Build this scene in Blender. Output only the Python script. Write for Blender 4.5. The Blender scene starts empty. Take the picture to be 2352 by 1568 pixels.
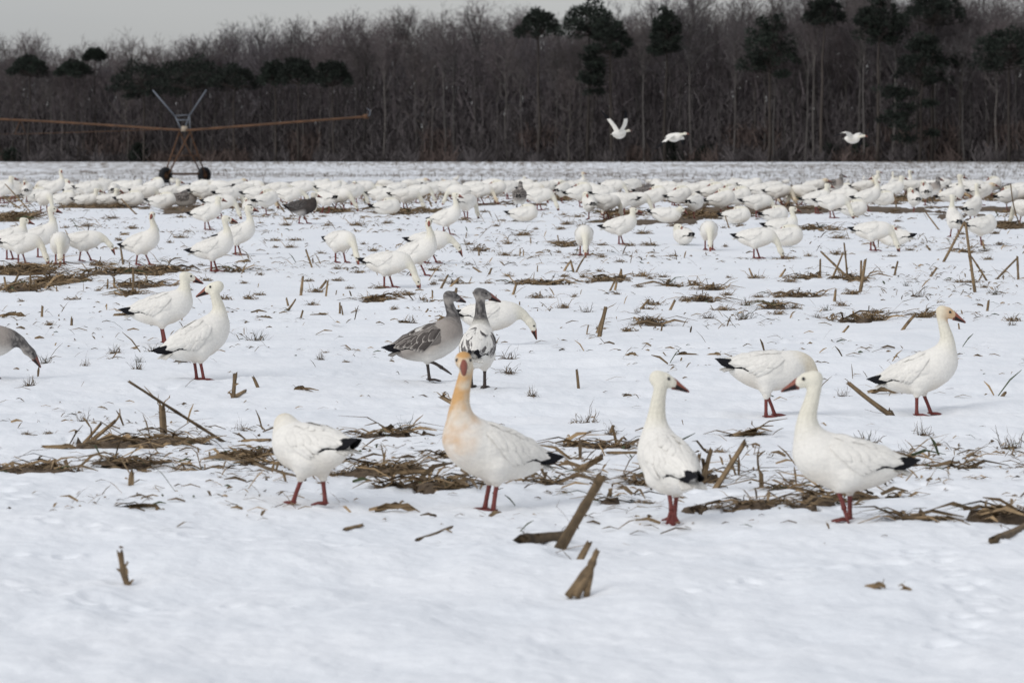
import bpy, math, random
import numpy as np
from mathutils import Vector, Matrix

random.seed(7)
rng = np.random.default_rng(11)
SC = bpy.context.scene
COL = SC.collection
R = math.radians

# ------------------------------------------------------------------ camera
FPX, CX, CY, HORIZ, CAMH = 8050.0, 1176.0, 784.0, 340.0, 1.47     # in a 2352 x 1568 picture
PITCH = math.atan((CY - HORIZ) / FPX)
cam_d = bpy.data.cameras.new("camera")
cam = bpy.data.objects.new("camera", cam_d)
COL.objects.link(cam)
cam.location = (0, 0, CAMH)
cam.rotation_euler = (math.pi / 2 - PITCH, 0, 0)
cam_d.sensor_width = 36.0
cam_d.lens = 36.0 * FPX / 2352.0
cam_d.clip_start = 0.5
cam_d.clip_end = 6000
cam_d.dof.use_dof = True
cam_d.dof.focus_distance = 25.0
cam_d.dof.aperture_fstop = 7.0
SC.camera = cam

# ------------------------------------------------------------------ sky, sun, exposure
SUN_EL, SUN_AZ = R(36), R(222)          # azimuth clockwise from +Y: behind the camera, a little left
world = bpy.data.worlds.new("World")
SC.world = world
world.use_nodes = True
wn, wl = world.node_tree.nodes, world.node_tree.links
wn.clear()
w_out = wn.new("ShaderNodeOutputWorld")
sky = wn.new("ShaderNodeTexSky")
sky.sky_type = 'NISHITA'
sky.sun_disc = False
sky.sun_elevation = SUN_EL
sky.sun_rotation = SUN_AZ
bg_sky = wn.new("ShaderNodeBackground")
bg_sky.inputs[1].default_value = 0.05
w_hs = wn.new("ShaderNodeHueSaturation")          # cloud scatters the colour out of the sky
w_hs.inputs["Saturation"].default_value = 0.25
wl.new(sky.outputs[0], w_hs.inputs["Color"])
wl.new(w_hs.outputs[0], bg_sky.inputs[0])
# an even grey cloud deck with faint streaks
tc = wn.new("ShaderNodeTexCoord")
mp = wn.new("ShaderNodeMapping")
mp.inputs["Scale"].default_value = (2.2, 2.2, 22.0)
nz = wn.new("ShaderNodeTexNoise")
nz.inputs["Scale"].default_value = 1.6
nz.inputs["Detail"].default_value = 3.0
rp = wn.new("ShaderNodeValToRGB")
rp.color_ramp.elements[0].position = 0.32
rp.color_ramp.elements[0].color = (0.158, 0.170, 0.192, 1)
rp.color_ramp.elements[1].position = 0.66
rp.color_ramp.elements[1].color = (0.200, 0.204, 0.214, 1)
bg_cl = wn.new("ShaderNodeBackground")
bg_cl.inputs[1].default_value = 1.0
# an overcast sky is about three times as bright overhead as at the horizon
w_sep = wn.new("ShaderNodeSeparateXYZ")
w_clamp = wn.new("ShaderNodeClamp")
w_mul = wn.new("ShaderNodeMath"); w_mul.operation = 'MULTIPLY_ADD'
w_mul.inputs[1].default_value = 2.0; w_mul.inputs[2].default_value = 1.0
wl.new(tc.outputs["Generated"], w_sep.inputs[0])
wl.new(w_sep.outputs["Z"], w_clamp.inputs[0])
wl.new(w_clamp.outputs[0], w_mul.inputs[0])
wl.new(w_mul.outputs[0], bg_cl.inputs[1])
add = wn.new("ShaderNodeAddShader")
wl.new(tc.outputs["Generated"], mp.inputs[0])
wl.new(mp.outputs[0], nz.inputs[0])
wl.new(nz.outputs[0], rp.inputs[0])
wl.new(rp.outputs[0], bg_cl.inputs[0])
wl.new(bg_sky.outputs[0], add.inputs[0])
wl.new(bg_cl.outputs[0], add.inputs[1])
wl.new(add.outputs[0], w_out.inputs[0])

sun_d = bpy.data.lights.new("sun", 'SUN')
sun_d.energy = 1.35
sun_d.angle = R(45)
sun_d.color = (1.0, 0.97, 0.93)
sun = bpy.data.objects.new("sun", sun_d)
COL.objects.link(sun)
sdir = Vector((math.sin(SUN_AZ) * math.cos(SUN_EL), math.cos(SUN_AZ) * math.cos(SUN_EL), math.sin(SUN_EL)))
sun.rotation_euler = sdir.to_track_quat('Z', 'Y').to_euler()

SC.view_settings.view_transform = 'Standard'
SC.view_settings.look = 'None'
SC.view_settings.exposure = 0.0
SC.view_settings.gamma = 1.0
SC.view_settings.use_curve_mapping = False

# ------------------------------------------------------------------ noise and ground shape
def vnoise(x, y, seed=0):
    xi = np.floor(x); yi = np.floor(y)
    fx = x - xi; fy = y - yi
    fx = fx * fx * fx * (fx * (fx * 6 - 15) + 10); fy = fy * fy * fy * (fy * (fy * 6 - 15) + 10)
    xi = xi.astype(np.int64); yi = yi.astype(np.int64)
    def h(a, b):
        n = (a * 374761393 + b * 668265263 + seed * 974634777) & 0xFFFFFFFF
        n = ((n ^ (n >> 13)) * 1274126177) & 0xFFFFFFFF
        n = n ^ (n >> 16)
        return (n & 0xFFFF) / 65535.0
    a = h(xi, yi); b = h(xi + 1, yi); c = h(xi, yi + 1); d = h(xi + 1, yi + 1)
    return (a + (b - a) * fx) * (1 - fy) + (c + (d - c) * fx) * fy

TD = np.array([-400, 0, 30, 34, 39, 46, 52, 60, 75, 100, 150, 200, 244, 300, 350, 420, 560, 1500, 4000.0])
TZ = np.array([0, 0, 0, .03, .08, .19, .32, .43, .42, .20, -.32, -.80, -.97, -.99, -.83, -.20, -.756, -4.5, -12])
_td = np.linspace(-400, 4000, 88001)
_tz = np.interp(_td, TD, TZ)
_k = np.hanning(121); _k /= _k.sum()
_tz2 = np.convolve(np.pad(_tz, 60, mode='edge'), _k, mode='valid')
def terr(y):
    return np.interp(y, _td, _tz2)

CP, SP = math.cos(PITCH), math.sin(PITCH)
def ray(u, v):
    b = CY - v
    return np.array([u - CX, FPX * CP + b * SP, -FPX * SP + b * CP])
_ds = np.geomspace(5, 700, 6000)
_tds = terr(_ds)
def ground(u, v):
    d = ray(u, v)
    z = CAMH + d[2] / d[1] * _ds
    i = np.argmax(z <= _tds)
    y = _ds[i] if z[i] <= _tds[i] else 420.0
    return d[0] / d[1] * y, y
def at(u, v, y):
    d = ray(u, v)
    return Vector((d[0] / d[1] * y, y, CAMH + d[2] / d[1] * y))
def Z(r, zx, zy):           # enlarged quarter views of the picture -> picture coordinates
    return ((1024 * (r - 1) + zx / 2.296) / 1.7415, (640 + zy / 2.296) / 1.7415)

# bare strips, and one small shadowed snow pit drawn as dark soil, in picture coordinates: centre, half width, half height
PATCH = [(300, 1011, 150, 15), (120, 1074, 110, 11), (290, 1063, 95, 11), (445, 1088, 38, 6), (600, 1048, 80, 9),
         (640, 1068, 90, 5), (870, 1084, 120, 7), (890, 1001, 70, 5), (1050, 1052, 60, 4), (1035, 1118, 60, 7),
         (1390, 1024, 80, 8), (1240, 1083, 110, 6), (1330, 1058, 50, 4), (1720, 1158, 150, 11), (1600, 1098, 80, 5),
         (2100, 1196, 45, 8), (1900, 1148, 60, 4), (2310, 1186, 60, 8), (1730, 994, 60, 3), (2230, 1069, 60, 3),
         (1430, 1141, 70, 3), (930, 1113, 60, 4), (1990, 1140, 110, 3), (1780, 1120, 60, 3), (2080, 1062, 50, 3),
         (330, 657, 60, 6), (60, 657, 65, 8), (60, 622, 65, 8), (380, 622, 80, 4), (250, 625, 60, 4), (530, 620, 50, 3),
         (150, 640, 60, 5), (20, 500, 60, 10), (560, 1055, 50, 6), (1490, 1105, 40, 3), (1250, 1112, 40, 5)]
for (r, zx, zy, hw, hh) in [(3, 250, 1140, 260, 16), (3, 880, 1112, 200, 18), (3, 1830, 1200, 190, 14), (3, 1480, 1165, 80, 16),
                            (3, 1750, 1295, 150, 10), (3, 1250, 1490, 130, 10), (4, 270, 1255, 200, 12), (4, 740, 1100, 160, 14),
                            (4, 900, 1462, 250, 10), (4, 1440, 1432, 110, 14), (4, 80, 1345, 110, 18), (4, 340, 1092, 110, 10),
                            (1, 1440, 1030, 200, 22), (1, 530, 1120, 120, 24), (1, 1200, 1240, 140, 22), (1, 240, 1020, 220, 30),
                            (2, 1090, 1295, 110, 10), (2, 1640, 1300, 160, 10), (2, 1400, 480, 200, 14), (3, 500, 780, 110, 14),
                            (4, 380, 635, 110, 10), (4, 2250, 620, 150, 18), (4, 1800, 850, 120, 8), (1, 150, 555, 140, 14),
                            (1, 900, 425, 250, 14), (2, 700, 470, 160, 10), (3, 1000, 490, 160, 14), (4, 650, 370, 300, 20),
                            (4, 1300, 370, 260, 16), (3, 450, 360, 80, 16), (3, 1700, 510, 200, 16), (4, 2200, 350, 200, 18)]:
    u, v = Z(r, zx, zy)
    PATCH.append((u, v, hw / 4.0, hh / 4.0))
PW = []
for (u, v, hw, hh) in PATCH:
    if v > 960: hh *= .68
    x0, y0 = ground(u - hw, v); x1, _ = ground(u + hw, v)
    _, ya = ground(u, v + hh); _, yb = ground(u, v - hh)
    PW.append(((x0 + x1) / 2, (ya + yb) / 2, abs(x1 - x0) / 2, max(abs(yb - ya) / 2, 0.06)))

def bare(x, y):
    """0..1, where the ground shows through the snow"""
    n = vnoise(x * 3.1, y * 2.2, 5) * .5 + vnoise(x * 8.0, y * 5.0, 6) * .5
    n2 = vnoise(x * 25, y * 18, 8)
    m = np.zeros_like(x)
    for (px, py, hx, hy) in PW:
        sel = (np.abs(x - px) < hx * 1.7) & (np.abs(y - py) < hy * 2.2)
        if not sel.any():
            continue
        r = np.sqrt(((x[sel] - px) / hx) ** 2 + ((y[sel] - py) / hy) ** 2) + (n[sel] - .5) * 2.1 + (n2[sel] - .5) * .9
        m[sel] = np.maximum(m[sel], np.clip((1.15 - r) / .45, 0, 1))
    # scattered thin places along the old crop rows
    row = vnoise(x * .55, y * .16 + 3.3, 21) * .55 + vnoise(x * 1.6, y * .5, 22) * .3 + vnoise(x * 5, y * 2.2, 23) * .15
    w = np.clip((y - 47) / 6, 0, 1) * np.clip((125 - y) / 30, 0, 1)
    m = np.maximum(m, np.clip((row + .13 * np.clip((y - 50) / 10, 0, 1) - .72 + (n2 - .5) * .10) / .06, 0, 1) * w)
    return m

# dents where birds have stood and stalks have melted in: picture point -> ground
DENT = []
_dr = random.Random(5)
for (u, v) in [(675, 1160), (750, 1157), (1128, 1155), (1150, 1150), (1535, 1184), (1515, 1178), (1935, 1200), (1905, 1192), (1725, 946), (1780, 947), (2108, 942), (2150, 942), (1005, 880), (1100, 898),
               (1140, 796), (370, 788), (388, 788), (455, 878), (1276, 1262), (1322, 1276), (1335, 1354), (297, 1320), (240, 1365), (1230, 1258), (440, 1092), (2050, 1352), (377, 987), (1330, 886), (537, 906)]:
    x_, y_ = ground(u, v); DENT.append((x_, y_, _dr.uniform(.06, .10), _dr.uniform(.010, .016)))
for k in range(16):                                   # lines of old footprints
    u, v = _dr.uniform(0, 2300), _dr.uniform(760, 1500)
    x_, y_ = ground(u, v); a_ = _dr.uniform(0, 6.28)
    for i in range(16):
        a_ += _dr.uniform(-.25, .25)
        x_ += .17 * math.cos(a_); y_ += .17 * math.sin(a_)
        DENT.append((x_ + (.03 if i % 2 else -.03) * math.sin(a_), y_ - (.03 if i % 2 else -.03) * math.cos(a_), _dr.uniform(.032, .05), _dr.uniform(.016, .028)))
def dents(x, y):
    h = np.zeros_like(x)
    for (px, py, r, dp) in DENT:
        sel = (np.abs(x - px) < 3 * r) & (np.abs(y - py) < 3 * r)
        if sel.any():
            q = ((x[sel] - px) ** 2 + (y[sel] - py) ** 2) / (r * r)
            h[sel] += -dp * np.exp(-q * 1.4) + dp * .35 * np.exp(-(np.sqrt(q) - 1.5) ** 2 * 4)
    return h

def snow_h(x, y, lod=True):
    x = np.asarray(x, float); y = np.asarray(y, float)
    near = np.clip((70 - y) / 45, 0.1, 1)
    h = (vnoise(x * .55, y * .35, 1) - .5) * .055 * near
    h += (vnoise(x * 1.7, y * 1.1, 2) - .5) * .034 * near
    h += (vnoise(x * 4.3, y * 3.0, 3) - .5) * .020 * near
    fg = np.clip((15.5 - y) / 3, 0, 1)
    h += ((vnoise(x * 2.6, y * 1.5, 14) - .5) * .03 + (vnoise(x * 6.5, y * 3.5, 15) - .5) * .02) * fg
    n4 = np.clip((35 - y) / 15, 0, 1)
    h += (vnoise(x * 11, y * 8, 4) - .5) * .013 * n4
    h += (vnoise(x * 27, y * 21, 9) - .5) * .0065 * n4
    rowa = np.clip((y - 14) / 5, 0, 1) * near
    h += .011 * np.sin(y * 2 * math.pi / .76 + vnoise(x * .3, y * .1, 12) * 5) * rowa * vnoise(x * .9, y * .4, 13) * 2
    return terr(y) + h + dents(x, y) - .052 * bare(x, y)
def soil_h(x, y):
    x = np.asarray(x, float); y = np.asarray(y, float)
    n4 = np.clip((60 - y) / 25, 0.15, 1)
    return terr(y) - .088 + .092 * bare(x, y) + ((vnoise(x * 2, y * 2, 41) - .5) * .02 + (vnoise(x * 9, y * 8, 42) - .5) * .03 + (vnoise(x * 30, y * 26, 43) - .5) * .018) * n4
def gz(x, y):
    a = np.array([x]); b = np.array([y])
    return float(max(snow_h(a, b)[0], soil_h(a, b)[0]))

# ------------------------------------------------------------------ materials
def mat(name, color=(.5, .5, .5), rough=.8, attr=False, noise=None, bump=None, spec=.3, vary=0.0, stretch=None):
    m = bpy.data.materials.new(name)
    m.use_nodes = True
    n, l = m.node_tree.nodes, m.node_tree.links
    b = n["Principled BSDF"]
    b.inputs["Roughness"].default_value = rough
    b.inputs["Specular IOR Level"].default_value = spec
    src = None
    if attr:
        a = n.new("ShaderNodeAttribute"); a.attribute_name = "Col"
        src = a.outputs["Color"]
    else:
        c = n.new("ShaderNodeRGB"); c.outputs[0].default_value = (*color, 1)
        src = c.outputs[0]
    tcn = n.new("ShaderNodeTexCoord")
    if noise:                                    # (scale, amount, detail)
        t = n.new("ShaderNodeTexNoise")
        t.inputs["Scale"].default_value = noise[0]; t.inputs["Detail"].default_value = noise[2]
        l.new(tcn.outputs["Object"], t.inputs[0])
        mr = n.new("ShaderNodeMapRange")
        mr.inputs[1].default_value = .25; mr.inputs[2].default_value = .75
        mr.inputs[3].default_value = 1 - noise[1]; mr.inputs[4].default_value = 1 + noise[1]
        l.new(t.outputs[0], mr.inputs[0])
        mx = n.new("ShaderNodeVectorMath"); mx.operation = 'SCALE'
        l.new(src, mx.inputs[0]); l.new(mr.outputs[0], mx.inputs["Scale"])
        src = mx.outputs[0]
    if vary:
        oi = n.new("ShaderNodeObjectInfo")
        mr = n.new("ShaderNodeMapRange")
        mr.inputs[3].default_value = 1 - vary; mr.inputs[4].default_value = 1 + vary
        l.new(oi.outputs["Random"], mr.inputs[0])
        mx = n.new("ShaderNodeVectorMath"); mx.operation = 'SCALE'
        l.new(src, mx.inputs[0]); l.new(mr.outputs[0], mx.inputs["Scale"])
        src = mx.outputs[0]
    l.new(src, b.inputs["Base Color"])
    if bump:                                     # (scale, strength, distance)
        t = n.new("ShaderNodeTexNoise")
        t.inputs["Scale"].default_value = bump[0]; t.inputs["Detail"].default_value = 4
        if stretch:
            st = n.new("ShaderNodeMapping"); st.inputs["Scale"].default_value = stretch
            l.new(tcn.outputs["Object"], st.inputs[0]); l.new(st.outputs[0], t.inputs[0])
        else:
            l.new(tcn.outputs["Object"], t.inputs[0])
        bp = n.new("ShaderNodeBump")
        bp.inputs["Strength"].default_value = bump[1]; bp.inputs["Distance"].default_value = bump[2]
        l.new(t.outputs[0], bp.inputs["Height"])
        l.new(bp.outputs[0], b.inputs["Normal"])
    return m

M_PLUME = mat("plumage", attr=True, rough=.9, noise=(70, .06, 3), bump=(52, .75, .007), spec=.08, stretch=(.42, 1, 1))
M_LEG = mat("leg_skin", (.15, .04, .035), rough=.55, attr=True, noise=(90, .25, 2), bump=(160, .4, .002))
M_BILL = mat("bill_horn", attr=True, rough=.42, noise=(60, .12, 2))
M_EYE = mat("eye_dark", (.008, .007, .006), rough=.12, spec=.6)
GOOSE_MATS = [M_PLUME, M_LEG, M_BILL, M_EYE]
M_STALK = mat("corn_stalk", attr=True, rough=.75, noise=(40, .3, 4), bump=(60, .5, .004))
M_LITTER = mat("dry_leaf", attr=True, rough=.8, noise=(25, .28, 3))
M_BARK = mat("bark", attr=True, rough=.95, noise=(1.4, .3, 3), vary=.35)
M_TWIG = mat("twigs", attr=True, rough=.95, vary=.22)
M_NEEDLE = mat("pine_needles", attr=True, rough=.8, vary=.2)
M_RUST = mat("rusty_pipe", (.088, .043, .021), rough=.7, noise=(1.5, .5, 4), bump=(20, .3, .01))
M_GALV = mat("galvanised_steel", (.105, .12, .145), rough=.5, noise=(3, .15, 3), spec=.5)
M_TYRE = mat("tyre_rubber", (.012, .012, .014), rough=.75, noise=(8, .3, 3))
M_PALE = mat("pale_box", (.36, .30, .23), rough=.6, noise=(5, .1, 2))

def snow_material():
    m = bpy.data.materials.new("snow")
    m.use_nodes = True
    n, l = m.node_tree.nodes, m.node_tree.links
    b = n["Principled BSDF"]
    b.inputs["Roughness"].default_value = .75
    b.inputs["Specular IOR Level"].default_value = .25
    geo = n.new("ShaderNodeNewGeometry")
    sep = n.new("ShaderNodeSeparateXYZ"); l.new(geo.outputs["Position"], sep.inputs[0])
    # base snow, a little mottled by grains of dirt and wet snow
    t1 = n.new("ShaderNodeTexNoise"); t1.inputs["Scale"].default_value = 1.3; t1.inputs["Detail"].default_value = 5
    l.new(geo.outputs["Position"], t1.inputs[0])
    r1 = n.new("ShaderNodeValToRGB")
    r1.color_ramp.elements[0].position = .3; r1.color_ramp.elements[0].color = (.80, .825, .86, 1)
    r1.color_ramp.elements[1].position = .7; r1.color_ramp.elements[1].color = (.855, .87, .895, 1)
    l.new(t1.outputs[0], r1.inputs[0])
    # thin stubble and soil showing far out, in streaks along the rows
    def streak(scale, detail, lo, hi):
        mpn = n.new("ShaderNodeMapping"); mpn.inputs["Scale"].default_value = scale
        l.new(geo.outputs["Position"], mpn.inputs[0])
        t = n.new("ShaderNodeTexNoise"); t.inputs["Scale"].default_value = 1; t.inputs["Detail"].default_value = detail
        l.new(mpn.outputs[0], t.inputs[0])
        mr = n.new("ShaderNodeMapRange"); mr.interpolation_type = 'SMOOTHSTEP'
        mr.inputs[1].default_value = lo; mr.inputs[2].default_value = hi
        l.new(t.outputs[0], mr.inputs[0])
        return mr.outputs[0]
    s1 = streak((.035, .030, 0), 4, .40, .60)
    s2 = streak((1.3, .16, 0), 4, .36, .64)
    fine = streak((3.5, .5, 0), 3, .56, .72)
    far = n.new("ShaderNodeMapRange"); far.interpolation_type = 'SMOOTHSTEP'
    far.inputs[1].default_value = 75; far.inputs[2].default_value = 210
    l.new(sep.outputs["Y"], far.inputs[0])
    def math_(op, a, c):
        q = n.new("ShaderNodeMath"); q.operation = op; q.use_clamp = True
        for i, s in enumerate((a, c)):
            if isinstance(s, (int, float)): q.inputs[i].default_value = s
            else: l.new(s, q.inputs[i])
        return q.outputs[0]
    k = math_('MULTIPLY', math_('ADD', math_('MULTIPLY', s1, .95), .35), s2)
    k = math_('MULTIPLY', math_('ADD', k, math_('MULTIPLY', fine, .25)), far.outputs[0])
    mx = n.new("ShaderNodeMix"); mx.data_type = 'RGBA'
    l.new(k, mx.inputs[0]); l.new(r1.outputs[0], mx.inputs[6])
    mx.inputs[7].default_value = (.17, .135, .105, 1)
    l.new(mx.outputs[2], b.inputs["Base Color"])
    t = n.new("ShaderNodeTexNoise"); t.inputs["Scale"].default_value = 22; t.inputs["Detail"].default_value = 8
    l.new(geo.outputs["Position"], t.inputs[0])
    bp = n.new("ShaderNodeBump"); bp.inputs["Strength"].default_value = .55; bp.inputs["Distance"].default_value = .016
    l.new(t.outputs[0], bp.inputs["Height"]); l.new(bp.outputs[0], b.inputs["Normal"])
    return m
M_SNOW = snow_material()
def soil_material():
    m = mat("soil", (.125, .092, .064), rough=.95, noise=(14, .55, 6), bump=(45, .9, .02))
    return m
M_SOIL = soil_material()

# ------------------------------------------------------------------ mesh helpers
class MB:
    def __init__(s): s.v = []; s.f = []; s.c = []; s.m = []; s.n = 0
    def add(s, verts, faces, col, mi=0):
        verts = np.asarray(verts, float)
        s.v.append(verts)
        s.f += [tuple(i + s.n for i in f) for f in faces]
        s.m += [mi] * len(faces)
        col = np.asarray(col, float)
        if col.ndim == 1: col = np.tile(col, (len(verts), 1))
        s.c.append(col); s.n += len(verts)
    def merge(s, o):
        if not o.n: return
        s.f += [tuple(i + s.n for i in f) for f in o.f]; s.m += o.m
        s.v += o.v; s.c += o.c; s.n += o.n
    def mesh(s, name, mats, smooth=True):
        me = bpy.data.meshes.new(name)
        V = np.concatenate(s.v); C = np.concatenate(s.c)
        lt = np.array([len(f) for f in s.f], np.int32)
        li = np.fromiter((i for f in s.f for i in f), np.int32, count=int(lt.sum()))
        fill_mesh(me, V, li, lt, C, np.array(s.m, np.int32), mats, smooth)
        return me
def fill_mesh(me, V, li, lt, C, mi, mats, smooth):
    me.vertices.add(len(V)); me.vertices.foreach_set("co", np.ascontiguousarray(V, np.float32).ravel())
    me.loops.add(len(li)); me.loops.foreach_set("vertex_index", li.astype(np.int32))
    me.polygons.add(len(lt))
    st = np.concatenate([[0], np.cumsum(lt)[:-1]]).astype(np.int32)
    me.polygons.foreach_set("loop_start", st)
    me.polygons.foreach_set("loop_total", lt.astype(np.int32))
    if mi is not None: me.polygons.foreach_set("material_index", mi)
    me.polygons.foreach_set("use_smooth", np.full(len(lt), smooth, bool))
    if C is not None:
        a = me.color_attributes.new("Col", 'FLOAT_COLOR', 'POINT')
        a.data.foreach_set("color", np.ascontiguousarray(np.c_[C[:, :3], np.ones(len(C))], np.float32).ravel())
    for m in mats: me.materials.append(m)
    me.update(calc_edges=True)
    me.validate()
def obj(name, data, parent=None, loc=None, rot=None, scale=None):
    o = bpy.data.objects.new(name, data)
    COL.objects.link(o)
    if parent: o.parent = parent
    if loc is not None: o.location = loc
    if rot is not None: o.rotation_euler = rot
    if scale is not None: o.scale = (scale,) * 3 if isinstance(scale, (int, float)) else scale
    return o
def tag(o, label=None, cat=None, group=None, kind=None):
    if label: o["label"] = label
    if cat: o["category"] = cat
    if group: o["group"] = group
    if kind: o["kind"] = kind
    return o
def grid_faces(nr, nc):
    i = np.arange(nr - 1)[:, None] * nc + np.arange(nc - 1)[None, :]
    i = i.ravel()
    return np.stack([i, i + 1, i + nc + 1, i + nc], 1)
def tube(pts, rad, sides=8, cap=True, twist=0.0):
    """swept tube -> verts, faces"""
    pts = np.asarray(pts, float); n = len(pts)
    rad = np.broadcast_to(np.asarray(rad, float), (n,)) if np.ndim(rad) < 2 else np.asarray(rad, float)
    t = np.gradient(pts, axis=0); t /= np.linalg.norm(t, axis=1)[:, None] + 1e-12
    ref = np.array([0, 0, 1.0]) if abs(t[0][2]) < .9 else np.array([1.0, 0, 0])
    u = np.cross(ref, t[0]); u /= np.linalg.norm(u)
    V = []
    ang = np.linspace(0, 2 * math.pi, sides, endpoint=False) + twist
    for i in range(n):
        u = u - t[i] * np.dot(u, t[i]); u /= np.linalg.norm(u)
        w = np.cross(t[i], u)
        r = rad[i]
        V.append(pts[i] + r * (np.cos(ang)[:, None] * u + np.sin(ang)[:, None] * w))
    V = np.concatenate(V)
    F = []
    for i in range(n - 1):
        for j in range(sides):
            a = i * sides + j; b = i * sides + (j + 1) % sides
            F.append((a, b, b + sides, a + sides))
    if cap:
        F.append(tuple(range(sides))[::-1]); F.append(tuple(range((n - 1) * sides, n * sides)))
    return V, F

# ------------------------------------------------------------------ the ground
def make_ground():
    ys = [-60, -40, -25, -15, -8, -4, -1, 1, 3, 4.5, 5.5, 6.3, 7.0]
    y = 7.0
    while y < 1400:
        y += max(.022, .00011 * y * y) if y < 120 else .018 * y
        ys.append(y)
    ys += [1800, 2600, 3600]
    ys = np.array(ys)
    core = np.linspace(-.185, .185, 470)
    ext = np.geomspace(.19, 1.6, 40)
    cs = np.concatenate([-ext[::-1], core, ext])
    X = cs[None, :] * np.maximum(np.abs(ys), 22 * (np.abs(cs) > .19)[None, :].max() * 0 + 8)[:, None]
    X = cs[None, :] * np.maximum(ys, 9)[:, None]
    side = np.abs(cs) > .19
    X[:, side] += (np.sign(cs[side]) * (np.abs(cs[side]) - .19) * 30)[None, :]
    Y = np.repeat(ys[:, None], len(cs), 1)
    return X, Y
GX, GY = make_ground()
def ground_sheet(name, fn, m):
    z = fn(GX.ravel(), GY.ravel())
    V = np.stack([GX.ravel(), GY.ravel(), z], 1)
    F = grid_faces(*GX.shape)
    me = bpy.data.meshes.new(name)
    fill_mesh(me, V, F.ravel(), np.full(len(F), 4, np.int32), None, None, [m], True)
    return obj(name, me)
tag(ground_sheet("snow_field", snow_h, M_SNOW), kind="structure")
# the bare soil only has to be there where it can show
def soil_sheet():
    k = GY[:, 0] < 140
    gx, gy = GX[k][::2, 35:-35:2], GY[k][::2, 35:-35:2]
    z = soil_h(gx.ravel(), gy.ravel())
    V = np.stack([gx.ravel(), gy.ravel(), z], 1)
    F = grid_faces(*gx.shape)
    me = bpy.data.meshes.new("soil")
    fill_mesh(me, V, F.ravel(), np.full(len(F), 4, np.int32), None, None, [M_SOIL], True)
    tag(obj("soil", me), kind="structure")
soil_sheet()

# ------------------------------------------------------------------ woodland behind the field
SKY_U = [-400, 0, 60, 130, 220, 330, 450, 560, 700, 850, 1000, 1100, 1250, 1450, 1600, 1720, 1900, 2100, 2250, 2352, 2800]
SKY_V = [112, 100, 100, 122, 124, 116, 98, 76, 66, 58, 62, 44, 42, 22, 16, 8, -12, -18, 0, 4, 4]
def dline(u): return 560 - 140 * u / 2352.0
def ribbon_block(A, B, wa, wb, cols):
    """many thin crossed strips from A to B (n,3) -> verts, face index array, colours"""
    n = len(A)
    t = B - A; t /= np.linalg.norm(t, axis=1)[:, None] + 1e-9
    q = rng.normal(size=(n, 3)); s = np.cross(t, q); s /= np.linalg.norm(s, axis=1)[:, None] + 1e-9
    V = np.empty((n, 4, 3))
    V[:, 0] = A - s * wa[:, None]; V[:, 1] = A + s * wa[:, None]; V[:, 2] = B + s * wb[:, None]; V[:, 3] = B - s * wb[:, None]
    F = np.arange(n * 4).reshape(n, 4)
    return V.reshape(-1, 3), F, np.repeat(cols, 4, 0)
def block_mesh(name, V, F, C, mats, smooth=False):
    me = bpy.data.meshes.new(name)
    fill_mesh(me, V, F.ravel(), np.full(len(F), F.shape[1], np.int32), C, None, mats, smooth)
    return me

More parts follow.
